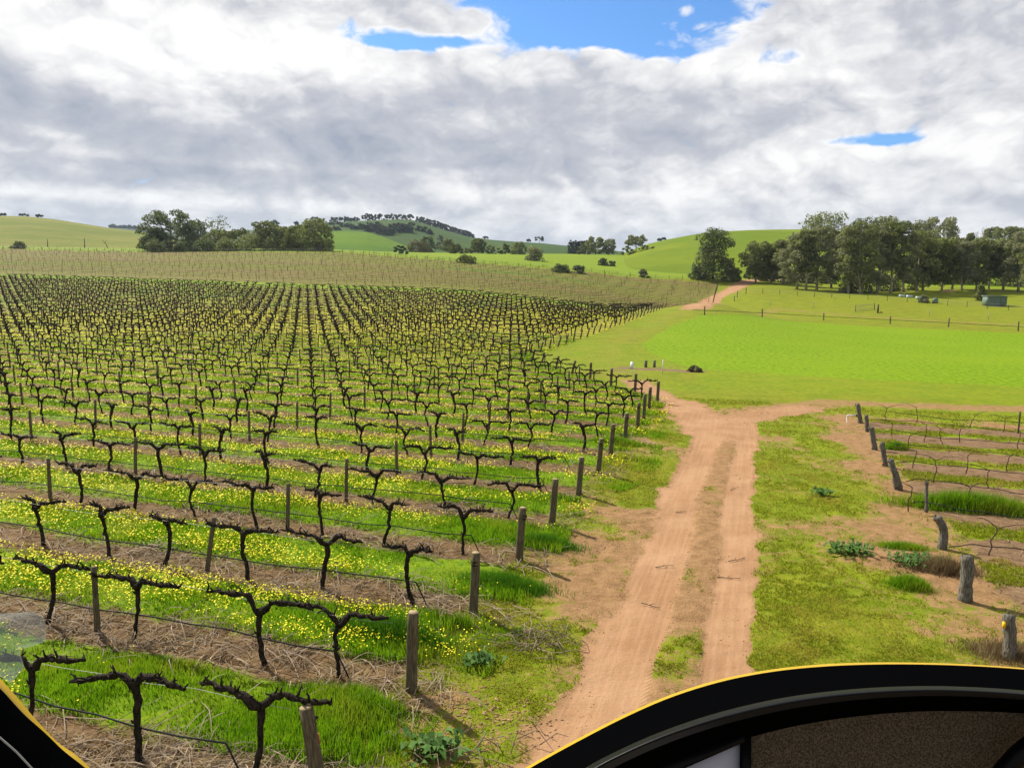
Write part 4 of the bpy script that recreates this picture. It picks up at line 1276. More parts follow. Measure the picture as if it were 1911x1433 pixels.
tree_px(528, 471, 424, 40, 'gum', 'leaf_gum', 'narrow eucalyptus squeezed between the pointed tree and the dark end tree', r=326, n=2000, group=G1)
tree_px(553, 471, 422, 58, 'dense', 'leaf_olive', 'sunlit olive tree left of the dark tree at the right end of the clump', r=318, n=2000, group=G1)
tree_px(588, 471, 410, 76, 'dense', 'leaf_gum', 'rounded dark green tree at the right end of the clump beyond the far vines', r=312, n=4200, group=G1)
tree_px(445, 471, 452, 46, 'bush', 'leaf_grey', 'grey green round shrub at the foot of the clump', r=333, n=900, name='shrub', group=None)

for i, (u, w, vt) in enumerate(((300, 60, 448), (345, 56, 450), (385, 50, 444), (425, 46, 444), (472, 60, 436), (515, 50, 440), (545, 50, 440), (604, 44, 446))):
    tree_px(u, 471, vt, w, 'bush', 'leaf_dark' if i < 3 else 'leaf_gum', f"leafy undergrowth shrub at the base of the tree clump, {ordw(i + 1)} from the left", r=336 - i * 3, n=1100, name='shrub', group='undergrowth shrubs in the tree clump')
# valley trees and shrubs
VAL = [(780, 474, 449, 48, 'bush', 'leaf_dry', 'broad pale brownish shrub below the wooded hill', 470, 1300), (748, 474, 458, 30, 'dense', 'leaf_far', 'dark low tree left behind the pale brownish shrub', 560, 700),
       (797, 474, 442, 34, 'dense', 'leaf_dark', 'dark tree rising behind the pale brownish shrub', 540, 1100), (822, 450, 440, 18, 'dense', 'leaf_far', 'small dark tree alone on the slope right of the pale shrub', 700, 300),
       (836, 475, 446, 32, 'gum', 'leaf_gum', 'spreading gum behind the small round light green tree', 520, 1000), (850, 476, 456, 30, 'dense', 'leaf_olive', 'small round light green tree in the valley', 450, 900),
       (893, 477, 446, 30, 'gum', 'leaf_olive', 'upright olive tree at the left end of the valley tree line', 470, 1000), (918, 477, 458, 28, 'dense', 'leaf_gum', 'low rounded tree right of the upright olive tree in the valley line', 465, 700),
       (943, 477, 456, 30, 'dense', 'leaf_olive', 'middle tree of the valley line, low and olive green', 465, 700), (968, 477, 452, 34, 'dense', 'leaf_gum', 'larger leafy tree at the right end of the valley line', 460, 900),
       (872, 477, 463, 20, 'dense', 'leaf_olive', 'tiny low tree left of the upright olive tree', 470, 350),
       (998, 487, 460, 38, 'bush', 'leaf_grey', 'large grey blue shrub standing alone in the green field', None, 1500), (870, 491, 476, 46, 'bush', 'leaf_olive', 'broad flat olive shrub by the upper vineyard fence', None, 1000),
       (1047, 508, 493, 38, 'bush', 'leaf_dark', 'broad dark shrub by the upper fence, left one of a pair', None, 1000), (1080, 510, 494, 28, 'bush', 'leaf_dark', 'rounder dark shrub by the upper fence, right one of a pair', None, 800),
       (1126, 496, 481, 22, 'bush', 'leaf_dark', 'dark shrub in the middle of the green field beyond the fence', None, 600), (1142, 497, 486, 14, 'bush', 'leaf_dark', 'very small shrub just right of the dark shrub in mid field', None, 350),
       (1200, 518, 502, 21, 'bush', 'leaf_grey', 'small dark shrub on the upper fence left of the lone dense tree', None, 700),
       (1110, 476, 443, 50, 'gum', 'leaf_gum', 'tall gum right of the dark windbreak in the valley', 520, 1600), (1135, 476, 447, 30, 'gum', 'leaf_grey', 'pale thin gum at the right end of the windbreak clump', 515, 900), (1090, 476, 457, 36, 'dense', 'leaf_gum', 'low bushy tree in front of the dark windbreak', 505, 800),
       (1185, 477, 440, 46, 'umbrella', 'leaf_grey', 'flat topped pale gum standing over low trees left of the bright hill', 470, 1200), (1170, 477, 460, 30, 'dense', 'leaf_gum', 'low tree under the left side of the flat topped gum', 462, 600), (1205, 477, 459, 36, 'dense', 'leaf_gum', 'low wide tree under the right side of the flat topped gum', 462, 800)]
for u, vb, vt, w, stl, lf, lab, r, n in VAL:
    tree_px(u, vb, vt, w, stl, lf, lab, r=r, n=n, name='shrub' if stl == 'bush' else 'valley_tree', parts=(n >= 900), bark='dark_bark')
# the straight dark windbreak: one clipped row of conifers, built tree by tree
for i, u in enumerate(np.linspace(1062, 1096, 9)):
    tree_px(u, 474, 450, 8, 'column', 'leaf_far', f"dark windbreak conifer in the clipped row in the valley, {ordw(i + 1)} from its left end", r=640, n=260, name='conifer_tree', parts=False, group='windbreak conifers')

# trees on the wooded hill
crest = [(590, 416, 405, 15), (601, 416, 408, 9), (624, 414, 406, 10), (636, 413, 406, 12), (648, 413, 405, 12), (655, 413, 408, 7), (665, 413, 406, 10), (683, 412, 402, 14), (691, 412, 399, 16), (701, 412, 401, 12), (712, 412, 400, 18), (724, 411, 401, 11), (735, 410, 400, 15), (746, 410, 401, 13), (757, 410, 402, 14), (765, 411, 401, 12)]
slope = [(782, 414, 405, 12), (790, 417, 406, 13), (798, 420, 409, 13), (806, 423, 411, 13), (813, 425, 412, 12), (820, 428, 415, 13), (828, 431, 418, 13), (836, 434, 421, 13), (843, 436, 424, 12), (851, 438, 426, 13), (859, 440, 428, 11), (867, 442, 430, 12), (874, 443, 432, 9), (880, 444, 437, 9)]
face = [(612, 430, 424, 14), (628, 430, 423, 12), (641, 424, 418, 14), (652, 425, 418, 15), (663, 429, 422, 13), (676, 428, 418, 14), (684, 432, 420, 15), (694, 433, 418, 16), (704, 434, 419, 16), (713, 438, 420, 16), (722, 440, 424, 15), (730, 438, 420, 15), (738, 435, 418, 16), (748, 434, 417, 16), (757, 434, 418, 14), (764, 434, 420, 11), (768, 421, 416, 9), (784, 432, 422, 14), (795, 434, 424, 13), (803, 438, 431, 9), (618, 420, 416, 10), (633, 419, 415, 10), (690, 425, 416, 12), (705, 425, 415, 13)]
GW = 'trees on the wooded hill'
for nm_, L_, txt in (('crest', crest, 'small dark tree on the crest of the wooded hill, {} from the left'), ('slope', slope, 'dark tree in the row down the right shoulder of the wooded hill, {} from top'), ('face', face, 'dark tree on the front of the wooded hill, {} counted from the left end')):
    if nm_ == 'face': L_ = sorted(L_)
    for i, (u, vb, vt, w) in enumerate(L_):
        if nm_ == 'face': P = None
        tree_px(u, vb, vt, w * 1.55, 'umbrella' if nm_ == 'crest' and i % 2 else 'dense', 'leaf_far', txt.format(ordw(i + 1)), r=None if nm_ == 'face' else (1225 if nm_ == 'crest' else 1200), n=420, leafsize=2.3, name='hill_tree', parts=False, group=GW)
for u, vb, vt, w, lab, r in ((515, 428, 411, 16, 'small dark tree on the skyline above the middle of the clump', 1150), (555, 421, 414, 9, 'tiny round tree on the skyline left of the wooded crest', 1200),
                            (905, 449, 442, 12, 'lone small tree on the low skyline right of the wooded hill', 1245), (985, 453, 447, 9, 'thin little tree on the low skyline above the grey blue shrub', 1245), (1005, 454, 442, 20, 'umbrella topped tree on the low skyline above the grey blue shrub', 1245),
                            (1228, 452, 446, 12, 'tiny tree at the left end of the bright hill skyline', 560), (1236, 451, 444, 10, 'dark tree beside another at the left end of the bright hill skyline', 562),
                            (12, 404, 399, 14, 'tiny tree on the left hill skyline, leftmost of three', 850), (50, 405, 400, 18, 'tiny wide tree on the left hill skyline, middle of three', 850), (79, 408, 401, 15, 'tiny tree on the left hill skyline, rightmost of three', 850)):
    tree_px(u, vb, vt, w, 'umbrella', 'leaf_far', lab, r=r, n=220, leafsize=max(.7, r * .002), name='skyline_tree', parts=False)
for i, u in enumerate(np.linspace(212, 275, 15)):
    uu = u + random.uniform(-2, 2)
    tree_px(uu, 430, to_px(at_r(uu, 2290, 430))[1] - random.uniform(4, 7.5), 9, 'dense', 'leaf_far', f"tiny blue green tree along the distant ridge, {ordw(i + 1)} from the left", r=2290, n=120, leafsize=4.5, name='ridge_tree', parts=False, group='trees along the distant ridge')
tree_px(35, 464, 450, 26, 'bush', 'leaf_dark', 'dark low shrub at the foot of the left hill', r=None, n=700, name='shrub')
for u, vb, vt, lab in ((158, 463, 445, 'dark upright pole at the foot of the left hill'), (89, 461, 447, 'thin pole at the foot of the left hill, left of the dark pole')):
    P = hit(u, vb); hh = (vb - vt) / F * depth_of(P); mb = MB(); mb.tube([(0, 0, -.2), (0.05, 0, hh * .6), (0, 0, hh)], [.2, .17, .14], 6); o = mb.build('pole', M['dark_bark']); o.location = P; tag(o, lab, 'pole')
P = hit(195, 463); mb = MB(); mb.tube([(1.5, 0, -.1), (1, 0, 1.6), (-1.2, 0, 4.2)], [.2, .16, .05], 5); mb.tube([(0.2, 0, 2.6), (1.2, .3, 4)], [.1, .03], 4); o = mb.build('dead_sapling', M['dark_bark']); o.location = P; tag(o, 'bent dead sapling at the foot of the left hill', 'tree')

# lone dense tree and its shrubs by the far bend of the track
tree_px(1330, 522, 428, 66, 'column', 'leaf_dark', 'tall dense dark tree standing alone by the far bend of the track', r=254, n=7000, bark='dark_bark', leafsize=.5)
tree_px(1301, 520, 494, 30, 'bush', 'leaf_dark', 'low shrub at the left foot of the lone dense tree', r=253, n=900, name='shrub')
tree_px(1361, 520, 482, 26, 'dense', 'leaf_gum', 'thin sapling against the right side of the lone dense tree', r=252, n=700, name='sapling')
tree_px(1373, 520, 500, 24, 'bush', 'leaf_dark', 'small dark shrub right of the lone dense tree', r=255, n=700, name='shrub')
# the eucalyptus grove on the right
G2 = 'eucalypts in the front of the right grove'
FR = [(1410, 527, 452, 56, 'gum', 'leaf_gum', 250), (1440, 529, 458, 40, 'gum', 'leaf_olive', 252), (1462, 531, 450, 46, 'gum', 'leaf_gum', 246), (1487, 540, 438, 60, 'gum', 'leaf_grey', None), (1504, 542, 430, 40, 'tall', 'leaf_gum', None),
      (1524, 541, 424, 56, 'gum', 'leaf_grey', None), (1551, 537, 432, 44, 'gum', 'leaf_gum', None), (1583, 548, 426, 62, 'gum', 'leaf_grey', None), (1606, 549, 418, 66, 'gum', 'leaf_gum', None), (1636, 547, 422, 56, 'gum', 'leaf_grey', None),
      (1662, 547, 415, 54, 'gum', 'leaf_gum', None), (1686, 546, 420, 50, 'gum', 'leaf_grey', None), (1710, 544, 432, 66, 'gum', 'leaf_gum', None), (1722, 543, 446, 50, 'gum', 'leaf_dark', None), (1757, 543, 450, 52, 'gum', 'leaf_olive', None),
      (1776, 540, 446, 50, 'gum', 'leaf_gum', None), (1795, 543, 452, 52, 'gum', 'leaf_grey', None), (1822, 541, 446, 54, 'gum', 'leaf_gum', None), (1845, 540, 450, 46, 'tall', 'leaf_grey', None), (1872, 542, 446, 54, 'gum', 'leaf_gum', None),
      (1900, 545, 436, 60, 'gum', 'leaf_grey', None), (1935, 545, 440, 60, 'gum', 'leaf_gum', 230)]
for i, (u, vb, vt, w, stl, lf, r) in enumerate(FR):
    shade = {'leaf_gum': 'mid green', 'leaf_grey': 'grey green', 'leaf_olive': 'olive', 'leaf_dark': 'dark'}[lf]
    if i % 3 == 1: stl = 'tall'
    tree_px(u, vb, vt, w * 0.98, stl, lf, f"{shade} eucalyptus in the front of the right grove, {ordw(i + 1)} trunk from the left", r=r, n=5200, group=G2, lean=random.uniform(-.06, .06))
BK = [(1541, 398, 84, 'umbrella', 'leaf_gum', 300, 'tall broad topped gum rising highest above the left of the right grove'), (1512, 404, 50, 'umbrella', 'leaf_gum', 304, 'tall gum at the left shoulder of the highest gum of the grove'),
      (1604, 409, 60, 'umbrella', 'leaf_dark', 300, 'dark flat crown showing over the grove, right of the highest gum'), (1640, 408, 56, 'umbrella', 'leaf_gum', 305, 'flat topped gum over the middle of the grove, right of the dark flat crown'), (1740, 407, 92, 'umbrella', 'leaf_grey', 420, 'wide lacy grey gum on the hill crest behind the grove'),
      (1716, 416, 40, 'umbrella', 'leaf_grey', 425, 'small lacy gum joined to the left side of the wide lacy gum'), (1804, 436, 16, 'dense', 'leaf_gum', 480, 'small round tree on the skyline right of the wide lacy gum'), (1846, 425, 30, 'umbrella', 'leaf_gum', 470, 'small umbrella gum on the skyline, left of two at the right edge'),
      (1873, 424, 40, 'umbrella', 'leaf_gum', 460, 'broad umbrella gum on the skyline near the right edge'), (1896, 426, 36, 'umbrella', 'leaf_gum', 465, 'umbrella gum on the skyline at the right edge of the view')]
for u, vt, w, stl, lf, r, lab in BK:
    tree_px(u, 500, vt, w, stl, lf, lab, r=r, n=2600 if w > 50 else 1100)
# bare dead trees on the skyline
def dead_tree(u, vt, r, lab, w):
    P = at_r(u, r); D = depth_of(P); h = (to_px(P)[1] - vt) / F * D; w = w / F * D
    R = np.random.default_rng(int(u)); mb = MB(); r0 = h * .022
    mb.tube([(0, 0, -.3), (R.normal(0, .1), 0, h * .5), (R.normal(0, .3), 0, h)], [r0 * 1.3, r0 * .8, r0 * .2], 5)
    for i in range(16):
        z0 = h * R.uniform(.35, .9); a = R.uniform(0, 2 * pi); L = w * R.uniform(.25, .55) * (1.1 - z0 / h * .5)
        p1 = np.array([cos(a) * L * .6, sin(a) * L * .6, z0 + L * .5]); p2 = p1 + [cos(a) * L * .4, sin(a) * L * .4, L * .8]
        mb.tube([(0, 0, z0), p1, p2], [r0 * .4, r0 * .25, r0 * .1], 4)
        for _ in range(2): mb.tube([p1, p1 + R.normal(0, .25, 3) * L + [0, 0, L * .5]], [r0 * .2, r0 * .07], 3)
    o = mb.build('dead_tree', M['gum_bark']); o.location = P; tag(o, lab, 'tree')
dead_tree(1909, 408, 455, 'bare dead tree standing tallest at the right edge skyline', 26)
dead_tree(1829, 426, 465, 'bare dead tree on the skyline left of the umbrella gums', 24)
dead_tree(1816, 432, 470, 'short bare dead tree on the skyline beside a taller bare one', 12)
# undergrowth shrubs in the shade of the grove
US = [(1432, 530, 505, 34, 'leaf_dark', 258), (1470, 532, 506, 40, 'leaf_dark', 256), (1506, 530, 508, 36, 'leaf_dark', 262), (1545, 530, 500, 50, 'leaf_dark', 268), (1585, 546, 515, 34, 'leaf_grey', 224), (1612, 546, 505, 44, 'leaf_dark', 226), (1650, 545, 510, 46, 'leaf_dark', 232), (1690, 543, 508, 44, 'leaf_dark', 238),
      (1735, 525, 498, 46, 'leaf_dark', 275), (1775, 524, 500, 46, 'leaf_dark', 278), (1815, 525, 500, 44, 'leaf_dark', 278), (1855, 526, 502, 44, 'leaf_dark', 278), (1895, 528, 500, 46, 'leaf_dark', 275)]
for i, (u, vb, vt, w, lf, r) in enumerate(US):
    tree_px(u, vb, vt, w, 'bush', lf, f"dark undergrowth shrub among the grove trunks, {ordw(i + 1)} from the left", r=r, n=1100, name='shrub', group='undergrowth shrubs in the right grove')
tree_px(1724, 565, 551, 18, 'bush', 'leaf_grey', 'round grey green bush beside the paddock wire fence', n=900, name='shrub')
tree_px(1829, 562, 532, 16, 'dense', 'leaf_gum', 'slender young tree left of the small green shed', n=700, name='sapling')
tree_px(1296, 694, 683, 30, 'bush', 'leaf_dry', 'straggly low shrub at the right end of the grey mound', n=900, name='shrub', leafsize=.16)

# ------------------------------------------------------------------ shed, troughs, tank, gate, fences
M['shed'] = simple('shed_green_steel', (0.105, 0.150, 0.125), (0.135, 0.185, 0.155), 3, 0.6, 0.1)
M['shed_roof'] = simple('shed_roof_steel', (0.22, 0.27, 0.25), (0.28, 0.33, 0.31), 3, 0.5, 0.1)
M['trough'] = simple('pale_blue_plastic', (0.40, 0.50, 0.55), (0.50, 0.58, 0.62), 3, 0.5, 0)
P = hit(1855, 571); D = depth_of(P); wS = 33 / F * D; hS = 19 / F * D
rt = empty('shed', tuple(P), -0.12)
mb = MB(); nrib = 22
xs = np.linspace(-wS / 2, wS / 2, nrib * 2 + 1); yz = np.where(np.arange(len(xs)) % 2 == 0, -1.3, -1.26)
mb.loft([[(x, y, z) for x, y in zip(xs, yz)] for z in (-.1, hS * .92)])
mb.box((-wS / 2 + .03, 0.0, hS * .46), (.06, 2.5, hS * .92 + .1)); mb.box((wS / 2 - .03, 0.0, hS * .46), (.06, 2.5, hS * .92 + .1)); mb.box((0, 1.27, hS * .46), (wS - .1, .05, hS * .92 + .1))
mb.build('wall', M['shed'], rt)
mb = MB(); mb.box((0, 0, hS * .96), (wS + .35, 3.0, .10)); mb.build('roof', M['shed_roof'], rt)
mb = MB(); mb.box((wS * .28, -1.325, hS * .42), (.9, .04, hS * .8)); mb.build('door', M['shed'], rt)
tag(rt, 'small flat roofed green steel shed below the right grove', 'shed')
for u, v, w, lab in ((1683, 555, 9, 'pale blue trough under the grove, leftmost of three'), (1697, 556, 9, 'pale blue trough under the grove, middle one of three'), (1714, 558, 8, 'pale blue trough under the grove, rightmost of three')):
    P = hit(u, v); w = w / F * depth_of(P); mb = MB()
    mb.box((0, -.35, .35), (w, .06, .5)); mb.box((0, .35, .35), (w, .06, .5)); mb.box((-w / 2 + .03, 0, .35), (.06, .64, .5)); mb.box((w / 2 - .03, 0, .35), (.06, .64, .5)); mb.box((0, 0, .12), (w - .12, .64, .05))
    for sx in (-1, 1): mb.box((sx * w * .35, 0, .05), (.1, .6, .1))
    o = mb.build('trough', M['trough']); o.location = P; tag(o, lab, 'trough', 'pale blue troughs under the grove')
P = hit(1745, 566); mb = MB(); q = [(0, .0), (.55, .0), (.6, .1), (.6, .9), (.5, 1.05), (.15, 1.12), (.12, 1.2), (0, 1.2)]
mb.loft([[(r_ * cos(a), r_ * sin(a), z_) for a in np.linspace(0, 2 * pi, 17)[:-1]] for r_, z_ in q], True); o = mb.build('water_tank', M['shed'], None, True); o.location = P; tag(o, 'squat round grey green water tank right of the round bush', 'tank')


def fence(name, label, pts, spacing, hpost, rails, rpost=0.06, mt='post', rail_r=0.02, rail_mt='wire', cap=None, at=None):
    pts = np.array(pts)[:, :2]; seg = np.hypot(*np.diff(pts, axis=0).T); L = np.concatenate([[0], np.cumsum(seg)])
    ds_ = np.arange(0, L[-1] + .01, spacing) if at is None else np.array(at) * L[-1]
    xs_, ys_ = np.interp(ds_, L, pts[:, 0]), np.interp(ds_, L, pts[:, 1]); zs_ = surf_z(xs_, ys_)
    rt = empty(name, (float(xs_[0]), float(ys_[0]), float(zs_[0])))
    base = np.array([xs_[0], ys_[0], zs_[0]])
    pm_ = post_mesh('post', hpost, rpost, 77, M[mt], sides=7)
    for i, (x, y, z) in enumerate(zip(xs_, ys_, zs_)):
        c_o = bpy.data.objects.new('post', pm_); col.objects.link(c_o); c_o.parent = rt; c_o.location = np.array([x, y, z]) - base
        c_o.rotation_euler = (random.uniform(-.05, .05), random.uniform(-.05, .05), random.uniform(0, 6)); c_o.scale = (1, 1, random.uniform(.9, 1.1))
        if cap:
            cc = bpy.data.objects.new('insulator', cap); col.objects.link(cc); cc.parent = c_o; cc.location = (0, 0, hpost)
    fx = np.linspace(0, L[-1], max(2, int(L[-1] / 2))); X, Y = np.interp(fx, L, pts[:, 0]), np.interp(fx, L, pts[:, 1]); Z = surf_z(X, Y)
    if cap: Z = np.interp(fx, ds_, zs_)
    for hq in rails:
        mb = MB(); mb.tube(np.stack([X, Y, Z + hq], 1) - base, rail_r, 5); mb.build('rail' if rail_r > .03 else 'wire', M[rail_mt], rt)
    return tag(rt, label, 'fence')


cm_ = MB(); cm_.box((0, 0, .06), (.2, .2, .22)); cm_ = cm_.mesh('insulator'); cm_.materials.append(M['cutwood'])
FP = pxpts([(1292, 587), (1315, 588), (1422, 592), (1537, 598), (1661, 605), (1770, 611), (1900, 618), (2060, 627)])
_fp = np.array(FP); _L = np.concatenate([[0], np.cumsum(np.hypot(*np.diff(_fp, axis=0).T))])
fence('rail_fence', 'long single rail fence with short posts along the back of the bright green paddock', FP, 1, 1.3, (0.72,), 0.10, 'post', 0.04, 'dark_bark', cm_, at=list(_L[1:] / _L[-1]))
fence('wire_fence', 'thin wire fence with many posts crossing the olive field before the right grove', pxpts([(1392, 549), (1500, 553), (1600, 558), (1750, 569), (1911, 581), (2050, 589)]), 4.2, 1.25, (0.6, 1.1), 0.06)
fence('wire_fence', 'short wire fence running from the track bend down to the olive field', pxpts([(1392, 549), (1378, 553), (1368, 566)]), 5.5, 1.5, (0.6, 1.2), 0.09)
tt = [st(s_, 251.5) for s_ in np.linspace(11, 330, 40)]
fence('wire_fence', 'wire fence along the top of the far vine block below the green field', tt, 4.2, 1.3, (0.6, 1.15), 0.07)
# gate and its strainer
A_ = hit(1597, 582); B_ = hit(1631, 578)
rt = empty('farm_gate', tuple(A_), atan2(B_[1] - A_[1], B_[0] - A_[0])); L_ = math.hypot(B_[0] - A_[0], B_[1] - A_[1]); dzg = B_[2] - A_[2]
mb = MB()
mb.tube([(0, 0, .15), (0, 0, 1.15), (L_, 0, dzg + 1.15), (L_, 0, dzg + .15), (0, 0, .15)], .045, 5); mb.build('gate_frame', M['wire'], rt)
for zq in (.45, .8): mb = MB(); mb.tube([(0, 0, zq), (L_, 0, dzg + zq)], .025, 5); mb.build('bar', M['wire'], rt)
for xq, zz_ in ((-.12, 0), (L_ + .12, dzg)): mb = MB(); mb.tube([(xq, 0, zz_ - .1), (xq, 0, zz_ + 1.4)], .07, 7); mb.build('post', M['post'], rt)
tag(rt, 'light metal farm gate standing in the olive field behind the rail fence', 'gate')
P = hit(1638, 585); mb = MB(); mb.tube([(0, 0, -.1), (0, 0, 1.75)], [.17, .15], 9); mb.tube([(.3, 0, .0), (.7, .1, .25), (1.0, 0, .05)], [.1, .12, .05], 6); o = mb.build('strainer_post', M['dark_bark']); o.location = P; tag(o, 'thick dark strainer post right of the light metal gate', 'post')
for i, (u, vb, vt) in enumerate(((1437, 571, 562), (1517, 577, 563), (1558, 560, 551), (1734, 590, 577), (1844, 598, 585))):
    P = hit(u, vb); hh = (vb - vt) / F * depth_of(P); mb = MB(); mb.tube([(0, 0, -.1), (0.03, 0, hh)], .045, 5); o = mb.build('star_picket', M['wire']); o.location = P
    tag(o, f"thin steel picket standing in the olive field, {ordw(i + 1)} from the left", 'post', 'steel pickets in the olive field')
P = hit(1770, 545); mb = MB(); R = np.random.default_rng(4); ga = np.linspace(0, 2 * pi, 15)[:-1]
mb.loft([[(r_ * 2.2 * cos(a) * (1 + .1 * sin(3 * a)), r_ * 1.3 * sin(a), z_) for a in ga] for r_, z_ in ((1, -.1), (.8, .25), (.5, .5), (.2, .62), (.01, .65))], True)
M['sand'] = simple('sandy_soil', (0.28, 0.18, 0.08), (0.36, 0.25, 0.12), 3, 0.95, .3); o = mb.build('sand_heap', M['sand'], None, True); o.location = P; tag(o, 'low sandy heap on the grass under the right grove', 'heap')

# ------------------------------------------------------------------ grass, flowers, straw and prunings
def polar(n, r0, r1, a0=-39, a1=39, pw=0.0):
    q = rng.random(n)
    r = np.exp(np.log(r0) + q * (math.log(r1) - math.log(r0)))
    az = np.radians(rng.uniform(a0, a1, n))
    return r * np.sin(az), r * np.cos(az), r


def blades(x, y, h, w, lean=0.55):
    n = len(x); z = np.where(np.hypot(x, y) < 72, near_z(x, y), surf_z(x, y))
    a = rng.uniform(0, 2 * pi, n); b = rng.uniform(0, 2 * pi, n)
    lx = np.cos(b) * h * lean * rng.random(n); ly = np.sin(b) * h * lean * rng.random(n)
    V = np.empty((n, 3, 3))
    V[:, 0] = np.stack([x - np.cos(a) * w / 2, y - np.sin(a) * w / 2, z - .01], 1)
    V[:, 1] = np.stack([x + np.cos(a) * w / 2, y + np.sin(a) * w / 2, z - .01], 1)
    V[:, 2] = np.stack([x + lx, y + ly, z + h], 1)
    return V.reshape(-1, 3)


def soup(name, Vs, mt):
    V = np.concatenate(Vs); return link(name, raw_mesh(name, V, np.zeros((0, 4), np.int64), np.arange(len(V)).reshape(-1, 3)), mt)


x, y, r = polar(1150000, 6.3, 95)
s = x * S[0] + y * S[1]; t = x * T[0] + y * T[1]; es = edge_s(t)
ins = (s > es - 0.5 - 2.0 * (t < 34) * vnoise(t * .33, t * 0, 8)) & (t > 1.5)
cv = strip_cover(s, t, x, y) * ins
cl = fbm(x * 0.8, y * 0.8, 61, 3); c2_ = fbm(x * .25, y * .25, 62, 3)
keep = (rng.random(len(x)) < cv * np.clip(0.12 + 2.0 * (cl - .28), 0.05, 1)) & ins
x, y, r, s, t, cl, c2_, es = [a[keep] for a in (x, y, r, s, t, cl, c2_, es)]
endc = np.exp(-((s - es + 0.3) / 1.3) ** 2)
h = (0.035 + 0.11 * cl ** 1.5 + 0.045 * rng.random(len(x))) * (1 + 0.9 * endc * (cl > .42)) * (0.75 + 0.6 * c2_)
Vg = [blades(x, y, h, (0.007 + 0.0011 * r) * (0.8 + .5 * rng.random(len(x))))]
tag(soup('grass', Vg, M['blade']), 'lush green grass filling the alleys between the vine rows', 'grass', kind='stuff')
# yellow flowers over the alleys
x, y, r = polar(560000, 6.5, 135)
s = x * S[0] + y * S[1]; t = x * T[0] + y * T[1]; es = edge_s(t)
cv = strip_cover(s, t, x, y) * (s > es - 1.0) * (t > 1.5) * (t < 151)
f1 = .5 + (fbm(s * 0.09, t * 0.30, 71, 3) - .5) * .7; f2_ = fbm(x * 1.1, y * 1.1, 72, 3)
pr = cv * sstep(f1 + 0.35 * (f2_ - .5) + 0.27 * sstep(s - es, 0.5, 12) + 0.04 * sstep(t, 12, 30) - 0.10 * (t < 10) - .04, 0.42, 0.66) * np.clip(0.2 + 1.5 * sstep(f2_, .3, .62), 0, 1)
keep = rng.random(len(x)) < pr * 0.85
x, y, r = x[keep], y[keep], r[keep]
n = len(x); z = np.where(r < 72, near_z(x, y), surf_z(x, y)) + 0.09 + 0.13 * rng.random(n)
sz = (0.0075 + 0.00055 * r) * rng.uniform(.7, 1.3, n)
nr_ = rng.normal(0, .5, (n, 3)) + [0, 0, 1]; nr_ /= np.linalg.norm(nr_, axis=1)[:, None]
a_ = np.cross(nr_, rng.normal(0, 1, (n, 3))); a_ /= np.linalg.norm(a_, axis=1)[:, None]; b_ = np.cross(nr_, a_)
C_ = np.stack([x, y, z], 1); V = np.empty((n, 5, 3))
for i in range(5): V[:, i] = C_ + (a_ * cos(i * 1.2566) + b_ * sin(i * 1.2566)) * sz[:, None] + nr_ * (sz * .35)[:, None]
o5 = np.arange(n)[:, None] * 5
Qf = np.concatenate([o5 + np.array([0, 1, 2, 3])]); Tf = np.concatenate([o5 + np.array([0, 3, 4])])
o = link('wildflowers', raw_mesh('wildflowers', V.reshape(-1, 3), Qf, Tf), M['petal'])
tag(o, 'bright yellow wildflowers carpeting the grassy alleys between vine rows', 'flowers', kind='stuff')

# short turf on the verges and headland, and on the right block
x, y, r = polar(800000, 6.5, 60, -20, 38)
mk2 = masks(x, y); s, t = mk2['s'], mk2['t']
fine = fbm(x * 4, y * 4, 81, 3); mid_ = fbm(x * 1.3, y * 1.3, 82, 3)
ok = (mk2['main'] < 0.4) & (mk2['road'] < 0.5) & (t < 46)
f2 = ((t - 14.3) / 3.15) % 1.0
al = sstep(0.5 - np.abs(f2 - 0.55) + (mid_ - .5) * .5, 0.27, 0.36)
pr = np.where(mk2['right'] > .5, al, (1 - sstep(mk2['dirt'] + (fine - .5) * .9 + (mid_ - .5) * .7, 0.34, 0.56)))
keep = ok & (rng.random(len(x)) < pr * .72 * np.where(mk2['right'] > .5, 1.2, np.clip(.35 + 1.3 * sstep(mid_, .35, .6), 0, 1.2)))
x, y, r, mid_, rb = x[keep], y[keep], r[keep], mid_[keep], mk2['right'][keep]
h = (0.018 + 0.05 * mid_ * rng.random(len(x)) + 0.05 * (rb > .5) * mid_) * (1 + 0.012 * r)
tag(soup('turf', [blades(x, y, h, 0.008 + 0.0013 * r, 1.2)], M['moss']), 'short mossy turf on the verges either side of the dirt track', 'turf', kind='stuff')
# tall weeds tussock in the right block, pale dry tussock, dark ends of alleys
def tussock(name, u, v, w, d, hh, n, mt, label, bw=0.02):
    P = hit(u, v); q = rng.normal(0, .4, (n, 2)); x = P[0] + q[:, 0] * w * -S[0] + q[:, 1] * d * T[0]; y = P[1] + q[:, 0] * w * -S[1] + q[:, 1] * d * T[1]
    e = np.exp(-(q ** 2).sum(1) * 1.5)
    V = blades(x, y, hh * (0.35 + .65 * e) * rng.uniform(.6, 1.15, n), bw * np.ones(n), .6).reshape(-1, 3) - np.array([P[0], P[1], 0])
    o = soup(name, [V], M[mt]); o.location = (P[0], P[1], 0)
    tag(o, label, 'tussock')
tussock('grass_tussock', 1815, 952, 2.3, .5, .62, 5200, 'blade', 'long tall green tussock behind the slim dark end post of the right block', .022)
tussock('grass_tussock', 1755, 1062, .9, .5, .34, 2600, 'straw', 'pale dry grass tuft left of the thick splintered end post', .014)
tussock('grass_tussock', 1695, 1092, .5, .35, .3, 1800, 'blade', 'bright green grass tuft below the leafy weeds of the right verge', .014)
